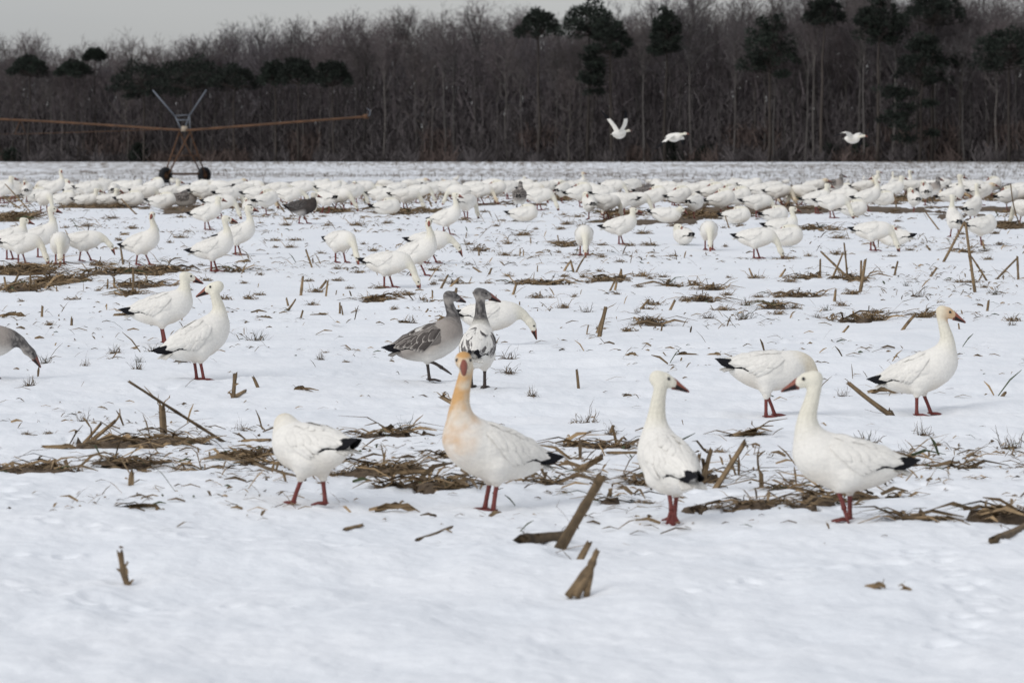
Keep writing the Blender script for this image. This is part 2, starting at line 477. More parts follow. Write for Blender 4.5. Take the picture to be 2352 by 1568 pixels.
def bare_tree_mesh(k):
    """a 20 m leafless tree: trunk with limbs, and a crown of twigs"""
    r = np.random.default_rng(100 + k)
    H = 20.0
    fork = [.42, .55, .35, .6, .48, .30, .5, .38][k % 8]
    spread = [.9, .6, 1.15, .55, .8, 1.2, .7, 1.0][k % 8]
    bark = np.array([(.082, .073, .070), (.096, .087, .081), (.070, .062, .061), (.090, .083, .079),
                     (.062, .057, .054), (.09, .08, .072), (.092, .084, .080), (.075, .068, .064)][k % 8])
    twc = np.array([(.112, .096, .101), (.118, .099, .101), (.102, .092, .100), (.120, .105, .103),
                    (.107, .091, .094), (.116, .096, .096), (.109, .100, .101), (.108, .090, .092)][k % 8])
    mb = MB()
    zt = np.linspace(-.4, H * .93, 12)
    wob = np.cumsum(r.normal(0, .12, (12, 2)), 0) * spread
    tp = np.c_[wob - wob[0], zt]
    tr = np.interp(zt, [-.4, 1, H * fork, H], [.26, .2, .13, .03])
    V, F = tube(tp, tr, 6); mb.add(V, F, bark)
    limbs = []
    for i in range(15):
        f = fork + (1 - fork) * (i / 15.0) ** .9 * .9
        z = H * f
        base = np.array([np.interp(z, zt, tp[:, 0]), np.interp(z, zt, tp[:, 1]), z])
        az = i * 2.4 + r.uniform(-.5, .5)
        L = (H - z) * .55 + 2.0
        up = r.uniform(.75, 1.35) / spread
        d = np.array([math.cos(az), math.sin(az), up]); d /= np.linalg.norm(d)
        pts = [base]; dd = d.copy()
        for s in range(5):
            dd = dd + r.normal(0, .12, 3) + np.array([0, 0, .07]); dd /= np.linalg.norm(dd)
            pts.append(pts[-1] + dd * L / 5)
        pts = np.array(pts)
        V, F = tube(pts, np.linspace(.085, .02, 6), 4, False); mb.add(V, F, bark)
        limbs.append(pts)
    limbs.append(tp[6:])
    A, B, WA, WB, CC = [], [], [], [], []
    def grow(p, d, L, w, depth):
        e = p + d * L
        A.append(p); B.append(e); WA.append(w); WB.append(w * .6)
        CC.append(twc * r.uniform(.8, 1.2))
        if depth == 0: return
        for j in range(3 if depth > 1 else 4):
            q = p + d * L * r.uniform(.3, 1.0)
            nd = d + r.normal(0, .45, 3) + np.array([0, 0, .10]); nd /= np.linalg.norm(nd)
            grow(q, nd, L * r.uniform(.45, .75), w * .62, depth - 1)
    for pts in limbs:
        for s in range(9):
            f = r.uniform(.15, 1.0) * (len(pts) - 1); i = min(int(f), len(pts) - 2)
            p = pts[i] + (pts[i + 1] - pts[i]) * (f - i)
            d = (pts[i + 1] - pts[i]); d /= np.linalg.norm(d)
            d = d + r.normal(0, .6, 3); d /= np.linalg.norm(d)
            grow(p, d, r.uniform(1.0, 2.0), .028, 3)
    V, F, C = ribbon_block(np.array(A), np.array(B), np.array(WA), np.array(WB), np.array(CC))
    return mb.mesh("bare_tree_trunk", [M_BARK]), block_mesh("bare_tree_crown", V, F, C, [M_TWIG])

BT = [bare_tree_mesh(k) for k in range(8)]
tree_no = 0
def bare_tree(u, back, sc_h=1.0, k=None, label=None, thin=1.0):
    global tree_no
    d = dline(u) + back
    b = at(u, 372, d)
    z0 = float(terr(np.array([d]))[0])
    top = np.interp(u, SKY_U, SKY_V)
    h = (373 - top) * dline(u) / FPX * sc_h
    if k is None: k = random.randrange(8)
    root = obj("bare_tree", None, loc=(b.x, d, z0), rot=(0, 0, random.uniform(0, 6.28)))
    s = h / 20.0
    wv = s * random.uniform(.85, 1.15)
    root.scale = (wv * thin, wv * thin, s)
    tag(root, label or "leafless grey-brown hardwood tree in the wood behind the field", "tree",
        "leafless trees of the wood")
    obj("trunk", BT[k][0], root); obj("crown", BT[k][1], root)
    tree_no += 1
    return root
# pale trunks that stand out at the edge of the wood
for (u, k, hh, thin, lab) in [
        (1850, 6, .96, .8, "tall pale straight trunk just left of the flying goose on the far right"),
        (1778, 3, .98, .75, "pale slim trunk at the wood's edge under the dark twin pine"),
        (1868, 1, .9, .7, "pale slim trunk close beside the tall pale straight trunk"),
        (1685, 6, .9, .75, "pale forked trunk between the flying geese and the dark pine"),
        (1985, 3, .95, .7, "pale slim leaning trunk right of the rightmost flying goose"),
        (2215, 6, .72, 1.0, "pale wide-forked tree right of the large layered pine"),
        (2290, 1, .75, 1.0, "pale crooked tree near the right edge of the wood"),
        (1480, 3, .85, .8, "pale slim trunk below the round-headed pine near the flying pair"),
        (1305, 5, .6, 1.0, "low bare tree with drooping boughs left of the flying pair"),
        (160, 7, .62, 1.0, "pale spreading bare tree left of the irrigation tower")]:
    bare_tree(u, random.uniform(-3, 0), hh, k, lab, thin)
for i in range(112):                     # the front ranks
    u = -330 + 3000 * (i + random.random()) / 112
    bare_tree(u, random.uniform(1, 16), random.uniform(.72, .99))
for i in range(125):                     # the ranks that make the skyline
    u = -330 + 3000 * (i + random.random()) / 125
    bare_tree(u, random.uniform(16, 60), random.uniform(.88, 1.05) * 1.03)

def wood_mass():
    """the depth of the wood, too dense to count: stems and brush behind the first ranks"""
    n = 52000
    u = rng.uniform(-420, 2800, n); back = rng.uniform(12, 95, n)
    d = 560 - 140 * u / 2352 + back
    x = (u - CX) * d / FPX
    z0 = terr(d)
    hmax = (373 - np.interp(u, SKY_U, SKY_V)) * d / FPX
    zb = rng.uniform(0, .84, n) ** 1.2 * hmax
    L = rng.uniform(1.5, 5.5, n)
    A = np.stack([x, d, z0 + zb - .3], 1)
    dr = rng.normal(0, .16, (n, 3)); dr[:, 2] = 1
    slanted = rng.random(n) < .4
    dr[slanted] += rng.normal(0, .6, (slanted.sum(), 3))
    dr[:, 2] = np.abs(dr[:, 2])
    B = A + dr * L[:, None]
    L = np.minimum(L, np.maximum(.88 * hmax - zb, .6)); B = A + dr / np.linalg.norm(dr, axis=1)[:, None] * L[:, None]
    w = rng.uniform(.05, .13, n) * np.interp(zb / hmax, [0, .3, .6, .9], [2.1, 1.6, 1.0, .6])
    c = np.array([.096, .083, .087]) * rng.uniform(.55, 1.35, n)[:, None]
    V, F, C = ribbon_block(A, B, w, w * .5, c)
    tag(obj("woodland", block_mesh("woodland", V, F, C, [M_TWIG])), "dense bare brush and stems in the depth of the wood", "woodland", kind="stuff")
    # dead leaves on the forest floor
    uu, bb = np.meshgrid(np.linspace(-500, 2900, 120), np.linspace(-1.2, 130, 16))
    dd = 560 - 140 * uu / 2352 + bb + (vnoise(uu * .03, uu * 0, 88) - .5) * 2.5 * (bb < 0)
    xx = (uu - CX) * dd / FPX
    Vf = np.stack([xx.ravel(), dd.ravel(), terr(dd).ravel() + .05 + .12 * vnoise(xx.ravel() * .7, dd.ravel() * .7, 89)], 1)
    Ff = grid_faces(*uu.shape)
    tag(obj("forest_floor", block_mesh("forest_floor", Vf, Ff, np.tile([.06, .045, .035], (len(Vf), 1)), [M_BARK], True)), kind="structure")
    # low brush and dead leaves at the foot of the wood
    n = 46000
    u = rng.uniform(-420, 2800, n); back = rng.uniform(-2.5, 20, n)
    weedy = rng.random(n) < .14 * (vnoise(u * .035, u * 0, 75) > .45)
    back[weedy] = -rng.uniform(2, 13, int(weedy.sum())) * vnoise(u[weedy] * .05, u[weedy] * 0, 76)
    d = 560 - 140 * u / 2352 + back
    x = (u - CX) * d / FPX
    hm = 1.2 + 3.6 * vnoise(u * .02, u * 0, 71) ** 1.5
    zb = rng.uniform(0, 1, n) ** 1.7 * (hm + 6.5)
    zb[weedy] *= .07
    A = np.stack([x, d, terr(d) + zb - np.where(weedy, .02, .3)], 1)
    dr = rng.normal(0, .5, (n, 3)); dr[:, 2] = np.abs(dr[:, 2]) + .6
    B = A + dr * rng.uniform(.5, 1.5, n)[:, None]
    w = rng.uniform(.03, .09, n) * np.interp(zb, [0, 3, 9], [1, .75, .45])
    red = (vnoise(u * .013 + 9, zb * .3, 73) > .62) & (zb < 4.5)
    c = np.where(red[:, None], np.array([.080, .060, .054]), np.array([.076, .067, .068])) * rng.uniform(.6, 1.3, n)[:, None]
    V, F, C = ribbon_block(A, B, w, w * .7, c)
    tag(obj("undergrowth", block_mesh("undergrowth", V, F, C, [M_TWIG])), "tangled brown undergrowth along the foot of the wood", "undergrowth", kind="stuff")
wood_mass()

def pine(u, vtop, vbot, halfw, style, back, label, name="pine_tree", seed=0, dark=1.0, vbase=372, cat="tree"):
    """style: round head, layered boughs, or bushy to the ground"""
    r = np.random.default_rng(500 + seed)
    d = dline(u) + back
    p0 = at(u, 372, d); z0 = float(terr(np.array([d]))[0])
    H = at(u, vtop, d).z - z0; zb = at(u, vbot, d).z - z0; W = halfw * d / FPX
    zb = max(zb, .2)
    root = obj(name, None, loc=(p0.x, d, z0))
    tag(root, label, cat, "evergreens of the wood")
    tk = MB()
    zt = np.linspace(-.4, H * .97, 9)
    wob = np.cumsum(r.normal(0, .10, (9, 2)), 0)
    tp = np.c_[wob - wob[0], zt]
    V, F = tube(tp, np.interp(zt, [0, H], [.012 * max(H, 6), .05]), 7)
    tk.add(V, F, (.05, .042, .037))
    A, B, CC, WW = [], [], [], []
    def clump(c, rx, rz, n):
        q = r.normal(size=(n, 3)); q /= np.linalg.norm(q, axis=1)[:, None]
        rad = r.uniform(.25, 1, n) ** .5
        P = c + q * rad[:, None] * np.array([rx, rx, rz])
        dd = q + r.normal(0, .5, (n, 3)) + np.array([0, 0, .35]); dd /= np.linalg.norm(dd, axis=1)[:, None]
        A.append(P); B.append(P + dd * r.uniform(.28, .6, n)[:, None])
        tone = r.uniform(.55, 1.25)
        CC.append(np.array([.015, .021, .0155]) * dark * tone * r.uniform(.7, 1.3, n)[:, None])
        WW.append(r.uniform(.04, .09, n))
    def bough(z, az, L, rise, nc, rx, rz, n):
        b = np.array([np.interp(z, zt, tp[:, 0]), np.interp(z, zt, tp[:, 1]), z])
        e = b + np.array([math.cos(az) * L, math.sin(az) * L, rise])
        m = (b + e) / 2 + np.array([0, 0, -.12 * L])
        V, F = tube([b, m, e], [.07, .05, .02], 4, False); tk.add(V, F, (.045, .038, .034))
        for j in range(nc):
            f = .35 + .65 * (j + r.uniform(.2, .9)) / nc
            c = b * (1 - f) ** 2 + 2 * m * f * (1 - f) + e * f * f
            clump(c + r.normal(0, .25, 3) * np.array([1, 1, .5]), rx * r.uniform(.7, 1.2), rz * r.uniform(.7, 1.2), n)
    def dome(z0_, z1_, w, n_, k_):
        """flat-bottomed, ragged head of boughs with needle clumps at their ends"""
        hc = z1_ - z0_
        for i in range(n_):
            f = math.sqrt((i + .5) / n_) * r.uniform(.85, 1.1)
            az = i * 2.4 + r.uniform(-.3, .3)
            z = z0_ + hc * max(0.0, 1 - .95 * f * f) * r.uniform(.70, 1.04) - (r.random() < .3) * r.uniform(0, .35) * hc * (1 - f)
            bz = z0_ - .12 * hc + .6 * max(0, z - z0_) * r.uniform(.5, 1)
            b0 = np.array([np.interp(bz, zt, tp[:, 0]), np.interp(bz, zt, tp[:, 1]), bz])
            c = np.array([b0[0] + math.cos(az) * w * f, b0[1] + math.sin(az) * w * f, z])
            V, F = tube([b0, (b0 + c) / 2 + [0, 0, .1], c], [.07, .05, .02], 4, False); tk.add(V, F, (.045, .038, .034))
            sz = r.uniform(.6, 1.25)
            clump(c, (.115 * w + .24) * sz, (.06 * w + .17) * sz, int(k_ * sz))
    if style == "round":
        dome(zb, H - .3, W, 46, 74)
        if H - zb > 4.5:
            for i in range(7):
                bough(zb + (H - zb) * r.uniform(-.12, .25), r.choice([0, math.pi]) + r.uniform(-1, 1), W * r.uniform(.4, 1.0), r.uniform(-.2, .5), 3, .12 * W + .2, .28, 44)
    elif style == "layered":
        zm = zb + (H - zb) * .52
        dome(zm, H - .3, W * .66, 46, 80)
        for i in range(11):
            z = zb + (zm - zb) * (i / 10.0) ** .85
            left = r.random() < (.85 if i < 6 else .6)
            az = (math.pi if left else 0) + r.uniform(-.7, .7)
            bough(z, az, W * (1.0 if left else .5) * r.uniform(.6, 1.1), r.uniform(-.3, .5), 5, .09 * W + .25, .26, 52)
    else:                                   # bushy
        nb = 26
        for i in range(nb):
            f = i / (nb - 1.0)
            z = max(.2, zb) + (H - max(.2, zb)) * f
            w = W * (1.02 - .85 * f ** 1.3)
            bough(z, i * 2.4, w * r.uniform(.5, 1), .15, 2, .30 * W + .1, .24 * W + .1, 34)
    A_, B_ = np.concatenate(A), np.concatenate(B); w_ = np.concatenate(WW)
    V, F, C = ribbon_block(A_, B_, w_, w_ * .5, np.concatenate(CC))
    obj("trunk", tk.mesh("pine_trunk", [M_BARK]), root)
    obj("crown", block_mesh("pine_crown", V, F, C, [M_NEEDLE]), root)
    return root
PINES = [
    (1237, 12, 84, 50, "round", -2, "round-headed pine rising above the bare trees, leftmost on the skyline"),
    (1350, -2, 78, 66, "round", -2, "broad dome-headed pine on the skyline beside the layered pine"),
    (1405, 36, 206, 74, "layered", -7, "tall ragged pine with dark shelving boughs above the flying geese"),
    (1528, 4, 112, 40, "round", -4, "loose-crowned pine with a long bare trunk, right of the ragged pine"),
    (1765, 14, 156, 66, "round", -5, "dark twin-lobed pine with a deep crown left of the tall pale trunks"),
    (1885, -14, 56, 46, "round", -3, "pine whose crown is cut by the top edge of the picture"),
    (2015, -16, 84, 62, "round", -4, "wide dark pine at the top edge, left one of two"),
    (2140, -22, 52, 76, "round", -3, "wide dark pine at the top edge, right one of two"),
    (2112, 68, 318, 92, "layered", -8, "large olive-tinged pine with a dome top and long low boughs"),
    (2318, 50, 150, 84, "round", -8, "dense dark pine at the right edge of the wood"),
    (2205, 112, 150, 22, "round", 0, "small dark pine crown left of the right-edge pine"),
    (66, 126, 172, 46, "round", -2, "small dark pine at the far left end of the wood"),
    (180, 138, 172, 40, "round", 2, "low dark pine just left of the lone dark treetop"),
    (220, 110, 136, 24, "round", 8, "lone small dark treetop rising above the left of the wood"),
    (330, 133, 214, 80, "round", -3, "bulky dark pine left of the irrigation mast"),
    (442, 119, 204, 88, "round", -3, "bulky dark pine right above the irrigation mast"),
    (538, 144, 204, 62, "round", -2, "spreading dark pine at the right end of the left clump"),
    (632, 132, 192, 40, "round", -2, "narrow dark pine beside a rounder one, left of centre"),
    (685, 124, 188, 42, "round", -3, "rounded dark pine with a shoulder on its left side"),
    (766, 130, 194, 44, "round", -3, "single rounded dark pine, last one right of the left clump"),
]
for i, (u, vt, vb, hw, st, bk, lab) in enumerate(PINES):
    pine(u, vt, vb, hw, st, bk, lab, seed=i)
for i, (u, vt, hw, lab) in enumerate([
        (1552, 322, 22, "dark evergreen bush right under the gliding goose"),
        (1622, 346, 22, "small dark evergreen bush at the wood's foot right of the gliding goose"),
        (1905, 346, 26, "broad low evergreen bush under the pale trunks"),
        (1972, 340, 22, "dark evergreen bush left of the large olive pine's trunk"),
        (318, 338, 22, "dark upright evergreen bush close left of the irrigation tower"),
        (28, 350, 26, "dark evergreen bush in the far left corner of the wood")]):
    pine(u, vt, 372, hw, "bushy", 1.0, lab, "evergreen_bush", 50 + i, 1.3, cat="bush")

# ------------------------------------------------------------------ irrigation tower
def irrigator():
    d0 = 244.0
    c = at(425, 420, d0)
    zg = float(terr(np.array([d0]))[0])
    root = obj("irrigation_tower", None, loc=(c.x, d0, zg))
    tag(root, "rusty wheeled irrigation tower with long sloping pipe in front of the wood", "irrigator")
    al = R(37)
    P = np.array([math.cos(al), -math.sin(al), 0]); Wd = np.array([math.sin(al), math.cos(al), 0])
    hp = at(425, 300, d0).z - zg
    def part(name, segs, m, parent=root, sides=8):
        mb = MB()
        for pts, r in segs:
            V, F = tube(pts, r, sides); mb.add(V, F, (1, 1, 1))
        return obj(name, mb.mesh(name, [m]), parent)
    # pipe: a span to the left (farther off) and a raised overhang to the right
    s = np.linspace(-62, 16.4, 40)
    zz = np.where(s > 0, hp + .88 * s / 16.4 , hp + 1.1 * np.sin(np.clip(-s / 62, 0, 1) * math.pi))
    pts = s[:, None] * P + np.c_[np.zeros(40), np.zeros(40), zz]
    pipe = part("pipe", [(pts, .082)], M_RUST)
    e = pts[-1]
    part("end_nozzle", [([e, e + .2 * P + [0, 0, .1], e + .25 * P + [0, 0, .36], e + [0, 0, .55]], [.05, .05, .03, .02])], M_GALV, pipe)
    part("flange", [([e - .3 * P, e + .05 * P], [.16, .16])], M_RUST, pipe)
    # trusses under the span and the overhang
    tr = []
    for sg in (-1, 1):
        a = [(-60, .4), (-46, -1.0), (-31, -1.25), (-16, -1.0), (-1.5, .0)]
        q = [t * P + sg * .55 * Wd + np.array([0, 0, np.interp(t, s, zz) + h]) for t, h in a]
        for i in range(4): tr.append(([q[i], q[i + 1]], .012))
        for i in range(1, 4):
            t = a[i][0]; tr.append(([q[i], t * P + np.array([0, 0, np.interp(t, s, zz)])], .028))
    for i, t in enumerate((-46, -31, -16)):
        z = np.interp(t, s, zz) + (-1.25 if i == 1 else -1.0)
        tr.append(([t * P + .55 * Wd + [0, 0, z], t * P - .55 * Wd + [0, 0, z]], .03))
    part("truss", tr, M_RUST, pipe, 5)
    # legs
    wh = 2.0
    hub = .54
    for sg in (-1, 1):
        for t in (-.5, .5):
            top = t * P + np.array([0, 0, hp - .1]); bot = t * .35 * P + sg * wh * .93 * Wd + np.array([0, 0, hub + .12])
            part("leg", [([top, bot], .055)], M_RUST, root, 6)
    part("base_beam", [([-wh * Wd + [0, 0, hub + .1], wh * Wd + [0, 0, hub + .1]], .08)], M_RUST)
    part("cross_brace", [([.5 * P + .95 * Wd + [0, 0, 1.9], -.5 * P + .95 * Wd + [0, 0, 1.9]], .03),
                         ([.5 * P - .95 * Wd + [0, 0, 1.9], -.5 * P - .95 * Wd + [0, 0, 1.9]], .03),
                         ([-.95 * Wd + [0, 0, 1.9], .95 * Wd + [0, 0, 1.9]], .03)], M_RUST)
    # mast: a V of grey tubes on a small trapezoid frame
    r_ = np.array([1.0, 0, 0]) * 1.0
    Md = P * .92 + Wd * .38; Md /= np.linalg.norm(Md)
    k = 1 / Md[0]
    px = d0 / FPX
    def mp_(u, v): return (u - 425) * px * k * Md + np.array([0, 0, at(425, v, d0).z - zg])
    part("mast_arm", [([mp_(403, 268), mp_(350, 207)], .055)], M_GALV)
    part("mast_arm", [([mp_(436, 266), mp_(476, 207)], .055)], M_GALV)
    part("mast_frame", [([mp_(403, 266), mp_(436, 264)], .035), ([mp_(406, 276), mp_(434, 276)], .04), ([mp_(403, 268), mp_(417, 298)], .05),
                        ([mp_(436, 266), mp_(424, 298)], .05), ([mp_(436, 266), mp_(438, 300)], .04)], M_PALE if False else M_GALV)
    bx = MB()
    V, F = tube([mp_(424, 302), mp_(424, 290)], [.24, .2], 8); bx.add(V, F, (1, 1, 1))
    obj("control_box", bx.mesh("control_box", [M_PALE]), root)
    # wheels roll along the track direction
    for sg in (-1, 1):
        cw = sg * wh * Wd
        wroot = obj("wheel", None, root, loc=tuple(cw + np.array([0, 0, hub])))
        prof = [(-.15, .30), (-.19, .42), (-.16, .52), (-.07, .56), (.07, .56), (.16, .52), (.19, .42), (.15, .30)]
        n = 28; V = []; F = []
        for i in range(n):
            a = 2 * math.pi * i / n
            for (o_, r0) in prof:
                r1 = r0 + (.035 if r0 > .5 and i % 2 else 0)
                V.append(o_ * P + r1 * (math.cos(a) * Wd + math.sin(a) * np.array([0, 0, 1.0])))
        m_ = len(prof)
        for i in range(n):
            for j in range(m_ - 1):
                a = i * m_ + j; b = ((i + 1) % n) * m_ + j
                F.append((a, a + 1, b + 1, b))
        mb = MB(); mb.add(V, F, (1, 1, 1)); obj("tyre", mb.mesh("tyre", [M_TYRE], False), wroot)
        mb = MB()
        V, F = tube([-.1 * P, -.07 * P, .07 * P, .1 * P], [.32, .25, .25, .32], 20); mb.add(V, F, (1, 1, 1))
        V, F = tube([-.16 * P, .16 * P], .07, 10); mb.add(V, F, (1, 1, 1))
        obj("rim", mb.mesh("rim", [M_RUST]), wroot)
irrigator()

# ------------------------------------------------------------------ geese
def surface_nets(val, org, h):
    """signed distance grid -> quad mesh"""
    nx, ny, nz = val.shape
    ins = val < 0
    cx, cy, cz = nx - 1, ny - 1, nz - 1
    cnt = np.zeros((cx, cy, cz), np.float32); acc = np.zeros((cx, cy, cz, 3), np.float32)
    corners = [(i, j, k) for i in (0, 1) for j in (0, 1) for k in (0, 1)]
    def sl(c): return (slice(c[0], c[0] + cx), slice(c[1], c[1] + cy), slice(c[2], c[2] + cz))
    for a in corners:
        for ax in range(3):
            if a[ax] == 0:
                b = list(a); b[ax] = 1; b = tuple(b)
                va, vb = val[sl(a)], val[sl(b)]
                x = (va < 0) != (vb < 0)
                if not x.any(): continue
                t = np.zeros_like(va); t[x] = va[x] / (va[x] - vb[x])
                cnt += x
                for q in range(3):
                    acc[..., q] += x * (a[q] + (t if q == ax else 0))
    act = cnt > 0
    idx = -np.ones(act.shape, np.int64); idx[act] = np.arange(act.sum())
    ijk = np.argwhere(act)
    V = (ijk + acc[act] / cnt[act][:, None]) * h + org
    Fs = []
    for ax in range(3):
        a = [slice(1, -1)] * 3; b = [slice(1, -1)] * 3
        a[ax] = slice(0, -1); b[ax] = slice(1, None)
        A, B = ins[tuple(a)], ins[tuple(b)]
        x = np.argwhere(A != B)
        if not len(x): continue
        flip = A[A != B]
        e = x.copy(); o1, o2 = [q for q in range(3) if q != ax]
        e[:, o1] += 1; e[:, o2] += 1
        def g(d1, d2):
            w = e.copy(); w[:, o1] -= d1; w[:, o2] -= d2
            return idx[w[:, 0], w[:, 1], w[:, 2]]
        q = np.stack([g(1, 1), g(0, 1), g(0, 0), g(1, 0)], 1)
        if ax == 1: flip = ~flip
        q[~flip] = q[~flip][:, ::-1]
        Fs.append(q)
    return V, np.concatenate(Fs)

def catmull(P, n):
    P = np.asarray(P, float)
    Q = np.vstack([2 * P[0] - P[1], P, 2 * P[-1] - P[-2]])
    out = []
    for i in range(len(P) - 1):
        p0, p1, p2, p3 = Q[i:i + 4]
        for t in np.linspace(0, 1, n, endpoint=False):
            out.append(.5 * ((2 * p1) + (-p0 + p2) * t + (2 * p0 - 5 * p1 + 4 * p2 - p3) * t * t + (-p0 + 3 * p1 - 3 * p2 + p3) * t ** 3))
    out.append(P[-1])
    return np.array(out)

BA = np.array([-.245, -.21, -.16, -.10, -.04, .04, .11, .16, .192])
BR = np.array([.034, .056, .080, .101, .114, .118, .104, .077, .040])
def body_R(a): return np.interp(a, BA, BR)
def body_c(a): return np.where(np.asarray(a) < -.02, (-.02 - np.asarray(a)) * .17, 0.0)
YS = .90

def chain_sdf(pts, PX, PY, PZ, ys=1.0):
    """pts: (n,4) x,y,z,r"""
    best = None
    for i in range(len(pts) - 1):
        a, b = pts[i, :3], pts[i + 1, :3]; ra, rb = pts[i, 3], pts[i + 1, 3]
        ab = b - a; L2 = float(ab @ ab) + 1e-9
        t = ((PX - a[0]) * ab[0] + (PY - a[1]) * ab[1] + (PZ - a[2]) * ab[2]) / L2
        np.clip(t, 0, 1, out=t)
        dx = PX - a[0] - t * ab[0]; dy = (PY - a[1] - t * ab[1]) / ys; dz = PZ - a[2] - t * ab[2]
        d = np.sqrt(dx * dx + dy * dy + dz * dz) - (ra + (rb - ra) * t)
        best = d if best is None else np.minimum(best, d)
    return best
def smin(a, b, k):
    h = np.clip(.5 + .5 * (b - a) / k, 0, 1)
    return b + (a - b) * h - k * h * (1 - h)

NECK = {   # relative to the neck base: x, y, z, radius ; then the head point, yaw, pitch (degrees)
    "alert":   ([(0, 0, -.02, .084), (.044, 0, .045, .066), (.054, 0, .11, .047), (.036, 0, .175, .037), (.024, 0, .22, .035)], (.036, 0, .250)),
    "upright": ([(0, 0, -.02, .084), (.036, 0, .05, .064), (.042, 0, .12, .046), (.026, 0, .20, .036), (.014, 0, .25, .034)], (.028, 0, .280)),
    "relaxed": ([(0, 0, -.02, .080), (.045, 0, .03, .062), (.058, 0, .075, .047), (.058, 0, .115, .040)], (.066, 0, .145)),
    "low":     ([(0, 0, -.02, .078), (.045, 0, .015, .062), (.075, 0, .04, .048)], (.105, 0, .065)),
    "graze":   ([(0, 0, -.03, .080), (.060, 0, -.015, .064), (.120, 0, -.060, .048), (.158, 0, -.130, .040), (.172, 0, -.175, .036)], (.185, 0, -.205)),
    "peck":    ([(0, 0, -.03, .080), (.070, 0, -.01, .062), (.135, 0, -.03, .047), (.180, 0, -.07, .038)], (.205, 0, -.10)),
    "tuck":    ([(0, 0, -.02, .080), (.030, .02, .035, .064), (.005, .05, .075, .050), (-.045, .052, .085, .043)], (-.085, .045, .082)),
    "preen":   ([(0, 0, -.02, .080), (.045, .03, .035, .062), (.055, .075, .05, .050), (.02, .105, .03, .042)], (-.02, .105, .005)),
    "fly":     ([(0, 0, .0, .074), (.07, 0, .015, .055), (.14, 0, .025, .040), (.20, 0, .03, .034)], (.235, 0, .032)),
}
WHITE = np.array([.80, .775, .725]); CREAM = np.array([.75, .715, .61]); BLACK = np.array([.012, .012, .014])
ORANGE = np.array([.60, .335, .125])

def n3(P, s, seed):
    return (vnoise(P[:, 0] * s, P[:, 2] * s, seed) + vnoise(P[:, 1] * s + 7.1, P[:, 2] * s + P[:, 0] * s * .6, seed + 1)) / 2

